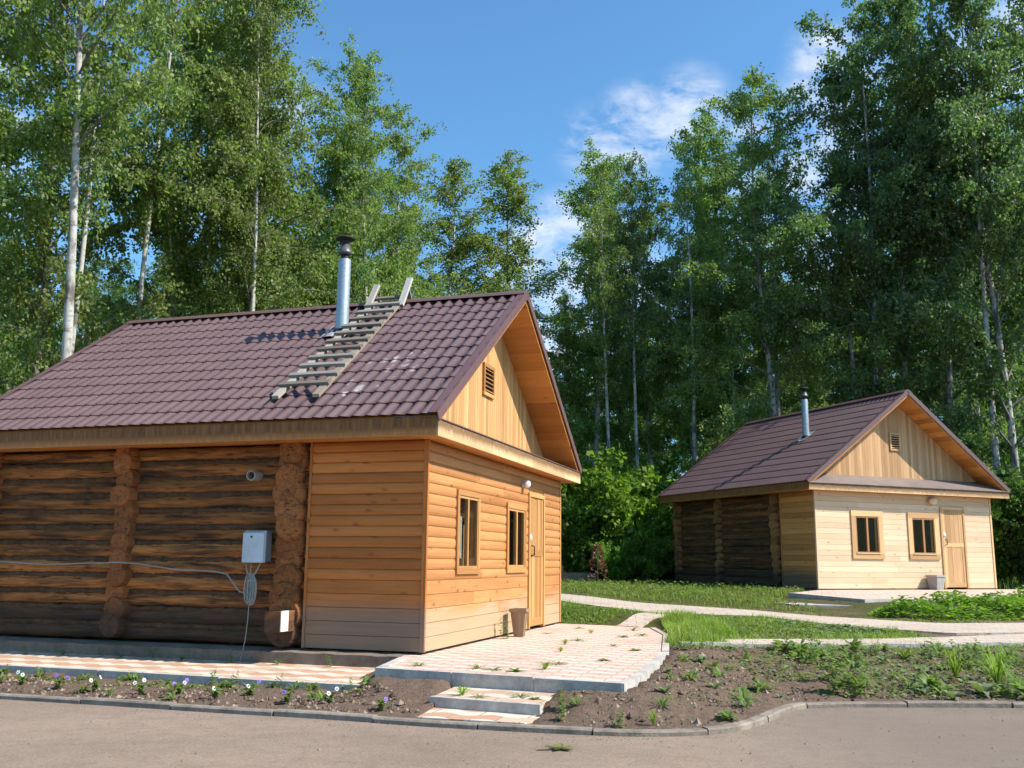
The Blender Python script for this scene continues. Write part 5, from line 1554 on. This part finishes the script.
def build_grass():
    rg = np.random.default_rng(77)
    wedge = np.array([(.9, 16.85), (1.5, 16.6), (2.2, 17.1), (2.3, 17.3), (1.5, 17.9), (.9, 18.9), (-1.0, 20.6), (-2.0, 19.0)])
    mid = np.array([(2.3, 14.0), (3.2, 13.9), (4.8, 14.05), (6.0, 14.35), (5.8, 14.95), (5.0, 15.6), (4.3, 16.8), (3.4, 17.1), (2.6, 16.6), (2.42, 15.4)])
    tall = np.array([(2.3, 13.9), (3.2, 13.95), (3.3, 15.5), (3.0, 16.9), (2.55, 16.5), (2.4, 15.0)])
    band = np.array([(-2, 23.6), (1.1, 21.9), (2.3, 20.8), (3.5, 20.0), (4.5, 19.0), (5.3, 18.1), (5.9, 18.4), (5.6, 19.8), (5.9, 21.3), (7.3, 24.2), (4.6, 30.0), (3.0, 32.3), (-2, 33.0)])
    left = np.array([(2.05, 12.7), (2.6, 12.8), (2.9, 13.0), (2.5, 14.3), (2.42, 14.5), (2.0, 12.75)])
    strip = np.array([(4.6, 14.1), (6.0, 14.4), (5.7, 15.0), (5.0, 15.5), (4.2, 16.6), (3.9, 15.2)])
    rightbits = np.array([(8.2, 15.1), (16, 16.9), (16, 17.7), (9.8, 16.9), (8.6, 16.0)])
    behind = np.array([(13.4, 26.6), (16, 27.8), (20, 25), (24, 36), (12, 40), (10.6, 33.2)])
    L = [blades('grass', in_poly(wedge, 12000, rg), .085, .010, 'grass', rg),
         blades('grass', in_poly(mid, 13000, rg), .085, .010, 'grass', rg), blades('grass', in_poly(tall, 9000, rg), .16, .010, 'grass', rg, 1.3),
         blades('grass', in_poly(band, 38000, rg), .11, .014, 'grass', rg), blades('grass', in_poly(left, 2200, rg), .16, .010, 'grass', rg),
         blades('grass', in_poly(rightbits, 4000, rg), .13, .012, 'grass', rg), blades('grass', in_poly(behind, 9000, rg), .3, .025, 'grass', rg)]
    for me in L:
        tag(link('grass', me), kind='stuff')
    # leafy ground cover: thick patch in front of the far cabin, loose clover elsewhere
    bush = np.array([(7.2, 18.9), (6.35, 17.35), (7.4, 16.75), (8.5, 16.95), (9.6, 17.2), (12, 17.8), (18, 20), (18, 23.5), (14.6, 22.2), (10.5, 20.5)])
    def cover(poly, n, h, leaf, mat, clump=True, name='ground_cover'):
        p = in_poly(poly, n, rg)
        if clump:
            f = (np.sin(p[:, 0] * 5.1 + 1) * np.sin(p[:, 1] * 4.3) + np.sin(p[:, 0] * 2.3 + p[:, 1] * 1.7)) * .25 + .55
        else: f = np.full(n, .6)
        edge = np.clip(-poly_dist(poly, p[:, 0], p[:, 1]) / .35, .25, 1)
        zz = ground_z(p[:, 0], p[:, 1]) + h * np.clip(f, .1, 1) * edge * rg.uniform(.1, 1.0, n) ** .6
        P = np.stack([p[:, 0], p[:, 1], zz], -1)
        a = rg.uniform(0, 6.28, n); Tt = unit(np.stack([np.cos(a), np.sin(a), rg.uniform(-.4, .5, n)], -1)); S = unit(np.cross(Tt, np.stack([rg.normal(0, .35, n), rg.normal(0, .35, n), np.ones(n)], -1)))
        tag(link(name, leaves_mesh(name, P, Tt, S, leaf * rg.uniform(.6, 1.3, n), mat, .42)), kind='stuff')
    cover(bush, 24000, .42, .085, 'shrub_leaf')
    cover(mid, 3600, .10, .05, 'weed_leaf'); cover(strip, 4200, .14, .065, 'weed_grey'); cover(strip, 3000, .14, .06, 'weed_leaf'); cover(band, 5000, .22, .075, 'weed_leaf'); cover(wedge, 2200, .10, .05, 'weed_leaf')
    bedr = np.array([(2.9, 9.3), (9.5, 9.5), (10.5, 13.7), (5.5, 12.9), (3.2, 12.6), (2.4, 11.5)])
    cover(bedr, 4800, .09, .046, 'weed_leaf'); cover(BED, 2600, .03, .03, 'weed_leaf', False); cover(bedr, 2400, .05, .06, 'weed_grey')
    lb = np.array([(-6.5, 10.7), (-5.48, 10.55), (-2.85, 9.7), (-1.3, 9.2), (-1.3, 9.0), (-2.9, 9.35), (-5.5, 10.2)])
    cover(lb, 1400, .05, .03, 'weed_leaf')
    # crumbs of dug soil
    t_ = NT('soil_clod'); rn = t_.attr('rnd').outputs['Fac']; t_.pbsdf(t_.ramp(rn, [(0.0, (0.060, 0.038, 0.027)), (0.6, (0.150, 0.100, 0.073)), (1.0, (0.30, 0.225, 0.17))]), 1.0, spec=.1); M['soil_clod'] = t_.m
    q = np.concatenate([in_poly(BED, 5200, rg), in_poly(np.array([(-6.0, 9.6), (-1.2, 8.1), (-.7, 8.2), (-1.2, 9.2), (-6.0, 10.7)]), 1500, rg), in_poly(strip, 900, rg)])
    n = len(q); rad = rg.uniform(.008, .030, n) * np.where(rg.random(n) < .06, 1.8, 1)
    octa = np.array([(1, 0, 0), (0, 1, 0), (-1, 0, 0), (0, -1, 0), (0, 0, .75)], float)
    V = np.concatenate([q, (ground_z(q[:, 0], q[:, 1]))[:, None]], 1)[:, None, :] + octa[None] * rad[:, None, None] * rg.uniform(.6, 1.3, (n, 5, 3))
    F = (np.arange(n)[:, None, None] * 5 + np.array([[0, 1, 4], [1, 2, 4], [2, 3, 4], [3, 0, 4]])[None]).reshape(-1, 3)
    tag(link('soil_clods', fast_mesh('soil_clods', V.reshape(-1, 3), F, 'soil_clod', np.repeat(rg.random(n), 4))), kind='stuff')
    # weeds creeping over the path edges
    for e in ([(2.2, 12.74), (3.0, 12.9), (4.5, 12.97), (7, 13.35), (10, 14)], [(2.3, 13.6), (3.2, 13.7), (4.8, 13.85), (6.1, 14.2)], [(1.0, 18.9), (1.6, 17.8), (2.4, 17.25), (3.3, 17.1), (4.3, 16.8), (5.05, 15.7), (5.9, 14.95)], [(1.0, 21.0), (2.1, 19.8), (3.3, 19.05), (4.35, 18.3), (5.2, 17.3), (6.2, 16.6), (8.2, 16.3)]):
        e = np.array(e); pl = np.concatenate([e + (0, .17), e[::-1] - (0, .17)])
        cover(pl, int(1100), .09, .05, 'weed_leaf'); tag(link('grass', blades('grass', in_poly(pl, 2600, rg), .09, .010, 'grass', rg, 1.0)), kind='stuff')
    # pebbles and clods
    n = 420; q = np.concatenate([in_poly(BED, 300, rg), in_poly(np.array([(-5.5, 9.5), (-1.2, 8.15), (-1.2, 9.1), (-5.5, 10.5)]), n - 300, rg)])
    V, F = [], []
    for i, (x, y) in enumerate(q):
        r = rg.uniform(.006, .022); b = len(V); z = gz(x, y) + r * .3
        for dx, dy, dz in ((1, 0, 0), (-1, 0, 0), (0, 1, 0), (0, -1, 0), (0, 0, .8), (0, 0, -.6)):
            V.append((x + dx * r * rg.uniform(.7, 1.2), y + dy * r * rg.uniform(.7, 1.2), z + dz * r))
        for f in ((0, 2, 4), (2, 1, 4), (1, 3, 4), (3, 0, 4)): F.append([b + j for j in f])
    tag(link('pebbles', fast_mesh('pebbles', V, F, 'kerb')), kind='stuff')
    V, F = [], []
    for i in range(900):
        x = rg.uniform(-5.5, 5.5); y = float(kerb_y(x)) - abs(rg.normal(0, .22)) - .01 if i % 3 else rg.uniform(6.2, 8.6)
        if y > float(kerb_y(x)) - .01: continue
        q_ = rg.uniform(.003, .009) * (1 if i % 9 else 1.7); b = len(V)
        for dx, dy, dz in ((1, 0, 0), (-1, 0, 0), (0, 1, 0), (0, -1, 0), (0, 0, .8)): V.append((x + dx * q_ * rg.uniform(.7, 1.3), y + dy * q_ * rg.uniform(.7, 1.3), ROAD_Z + .001 + dz * q_))
        for f in ((0, 2, 4), (2, 1, 4), (1, 3, 4), (3, 0, 4)): F.append([b + j for j in f])
    tag(link('grit', fast_mesh('grit', V, F, 'kerb')), kind='stuff')
    # leaves lying on the road
    sp = [(rg.uniform(0, 6.28), rg.uniform(.05, .11), .03, rg.uniform(.005, .03), .0, .004) for _ in range(16)]
    V, F = bent_leaves(sp); V[:, 0] *= 1.6
    o = link('fallen_sprig', fast_mesh('fallen_sprig', V, F, 'fallen_leaf', RNG.random(len(F)))); o.location = (.35, 6.92, ROAD_Z + .003)
    tag(o, 'small pale green sprig lying on the road in the foreground', 'sprig')

# ------------------------------------------------------------------ camera, sky, sun
def build_view():
    cam = bpy.data.cameras.new('camera'); co = bpy.data.objects.new('camera', cam); COL.objects.link(co)
    pitch, roll = .1823, .0096
    cp, sp = math.cos(pitch), math.sin(pitch); cr, sr = math.cos(roll), math.sin(roll)
    right = Vector((1, 0, 0)); up = Vector((0, -sp, cp)); fwd = Vector((0, cp, sp))
    r2 = right * cr + up * sr; u2 = up * cr - right * sr
    m = Matrix((( r2.x, u2.x, -fwd.x, 0), (r2.y, u2.y, -fwd.y, 0), (r2.z, u2.z, -fwd.z, 1.45), (0, 0, 0, 1)))
    co.matrix_world = m
    cam.sensor_width = 36.0; cam.lens = 961.94 / 1024 * 36.0; cam.clip_start = .1; cam.clip_end = 3000
    scene.camera = co
    el, th = math.radians(45.5), math.radians(-16.0)
    s = Vector((math.cos(el) * math.cos(th), math.cos(el) * math.sin(th), math.sin(el)))
    sun = bpy.data.lights.new('sun', 'SUN'); sun.energy = 4.9; sun.angle = math.radians(.53); sun.color = (1.0, .93, .82)
    so = bpy.data.objects.new('sun', sun); COL.objects.link(so); so.rotation_euler = s.to_track_quat('Z', 'Y').to_euler(); so.location = s * 60
    w = bpy.data.worlds.new('World'); scene.world = w; w.use_nodes = True
    nt = w.node_tree; nt.nodes.clear()
    out = nt.nodes.new('ShaderNodeOutputWorld'); bg = nt.nodes.new('ShaderNodeBackground')
    sky = nt.nodes.new('ShaderNodeTexSky'); sky.sky_type = 'NISHITA'; sky.sun_disc = False
    sky.sun_elevation = el; sky.sun_rotation = math.atan2(s.x, s.y); sky.altitude = 150; sky.air_density = 1.0; sky.dust_density = .6; sky.ozone_density = 1.6
    # scattered fair weather clouds in the sky
    tc = nt.nodes.new('ShaderNodeTexCoord')
    sepn = nt.nodes.new('ShaderNodeSeparateXYZ'); nt.links.new(tc.outputs['Generated'], sepn.inputs[0])
    def mth(op, a, b):
        n = nt.nodes.new('ShaderNodeMath'); n.operation = op
        for i, q in enumerate((a, b)):
            if isinstance(q, (int, float)): n.inputs[i].default_value = q
            else: nt.links.new(q, n.inputs[i])
        return n.outputs[0]
    nz = nt.nodes.new('ShaderNodeTexNoise'); nz.inputs['Scale'].default_value = 16.0; nz.inputs['Detail'].default_value = 9; nz.inputs['Roughness'].default_value = .62; nz.inputs['Distortion'].default_value = .25
    mp = nt.nodes.new('ShaderNodeMapping'); mp.inputs['Scale'].default_value = (1, 1, 2.2); mp.inputs['Rotation'].default_value = (0, .12, 0); nt.links.new(tc.outputs['Generated'], mp.inputs['Vector']); nt.links.new(mp.outputs[0], nz.inputs['Vector'])
    total = None
    def dirn(px, py):
        d = r2 * ((px - 512) / 961.94) + u2 * (-(py - 384) / 961.94) + fwd; return d.normalized()
    # cloud banks: direction in the sky, width, strength
    for (px, py, wd, st) in ((592, 144, .05, .7), (640, 130, .06, 1.0), (690, 110, .055, .9), (825, 60, .05, .8), (838, 95, .07, 1.0), (800, 200, .10, .9), (800, 250, .10, 1.0), (572, 265, .09, 1.5), (575, 315, .12, 1.7), (745, 150, .05, .7), (985, 95, .09, 1.0), (290, 105, .06, .5), (230, 200, .07, .5), (1150, 60, .2, 1.0), (-200, 150, .25, 1.0)):
        d = dirn(px, py)
        dp = nt.nodes.new('ShaderNodeVectorMath'); dp.operation = 'DISTANCE'; nt.links.new(tc.outputs['Generated'], dp.inputs[0]); dp.inputs[1].default_value = d
        g = mth('MULTIPLY', mth('MAXIMUM', mth('SUBTRACT', 1.0, mth('DIVIDE', dp.outputs['Value'], wd)), 0.0), st)
        total = g if total is None else mth('MAXIMUM', total, g)
    cl = nt.nodes.new('ShaderNodeValToRGB'); cl.color_ramp.elements[0].position = .40; cl.color_ramp.elements[1].position = .72
    nt.links.new(nz.outputs['Fac'], cl.inputs[0])
    soft = nt.nodes.new('ShaderNodeMath'); soft.operation = 'SMOOTH_MIN'; soft.inputs[1].default_value = 1.0; soft.inputs[2].default_value = .2; nt.links.new(mth('MULTIPLY', total, 1.7), soft.inputs[0])
    cloud = mth('MULTIPLY', cl.outputs[0], mth('MULTIPLY', soft.outputs[0], mth('MINIMUM', mth('MULTIPLY', total, 2.5), 1.0)))
    mx = nt.nodes.new('ShaderNodeMixRGB'); nt.links.new(mth('MULTIPLY', cloud, .92), mx.inputs[0]); tint = nt.nodes.new('ShaderNodeMixRGB'); tint.blend_type = 'MULTIPLY'; tint.inputs[0].default_value = 1.0; nt.links.new(sky.outputs[0], tint.inputs[1]); tint.inputs[2].default_value = (.84, 1.32, 1.54, 1); nt.links.new(tint.outputs[0], mx.inputs[1]); mx.inputs[2].default_value = (7.2, 7.4, 7.8, 1)
    nt.links.new(mx.outputs[0], bg.inputs[0]); bg.inputs[1].default_value = .098
    nt.links.new(bg.outputs[0], out.inputs[0])
    vs = scene.view_settings; vs.view_transform = 'Standard'; vs.look = 'None'; vs.exposure = 0.66; vs.gamma = 1.0; vs.use_curve_mapping = False
    scene.cycles.max_bounces = 5; scene.cycles.diffuse_bounces = 2; scene.cycles.glossy_bounces = 2; scene.cycles.transmission_bounces = 3; scene.cycles.transparent_max_bounces = 8
    scene.cycles.use_adaptive_sampling = True; scene.cycles.adaptive_threshold = .03; scene.cycles.caustics_reflective = False; scene.cycles.caustics_refractive = False

build_view()
build_ground(); build_road(); build_kerb(); build_paths(); build_terrace()
MA = build_cabins(); build_ladder(MA); build_bins(MA)
build_trees(); build_wall_and_lamp()
build_weeds(); build_pansies(); build_grass()
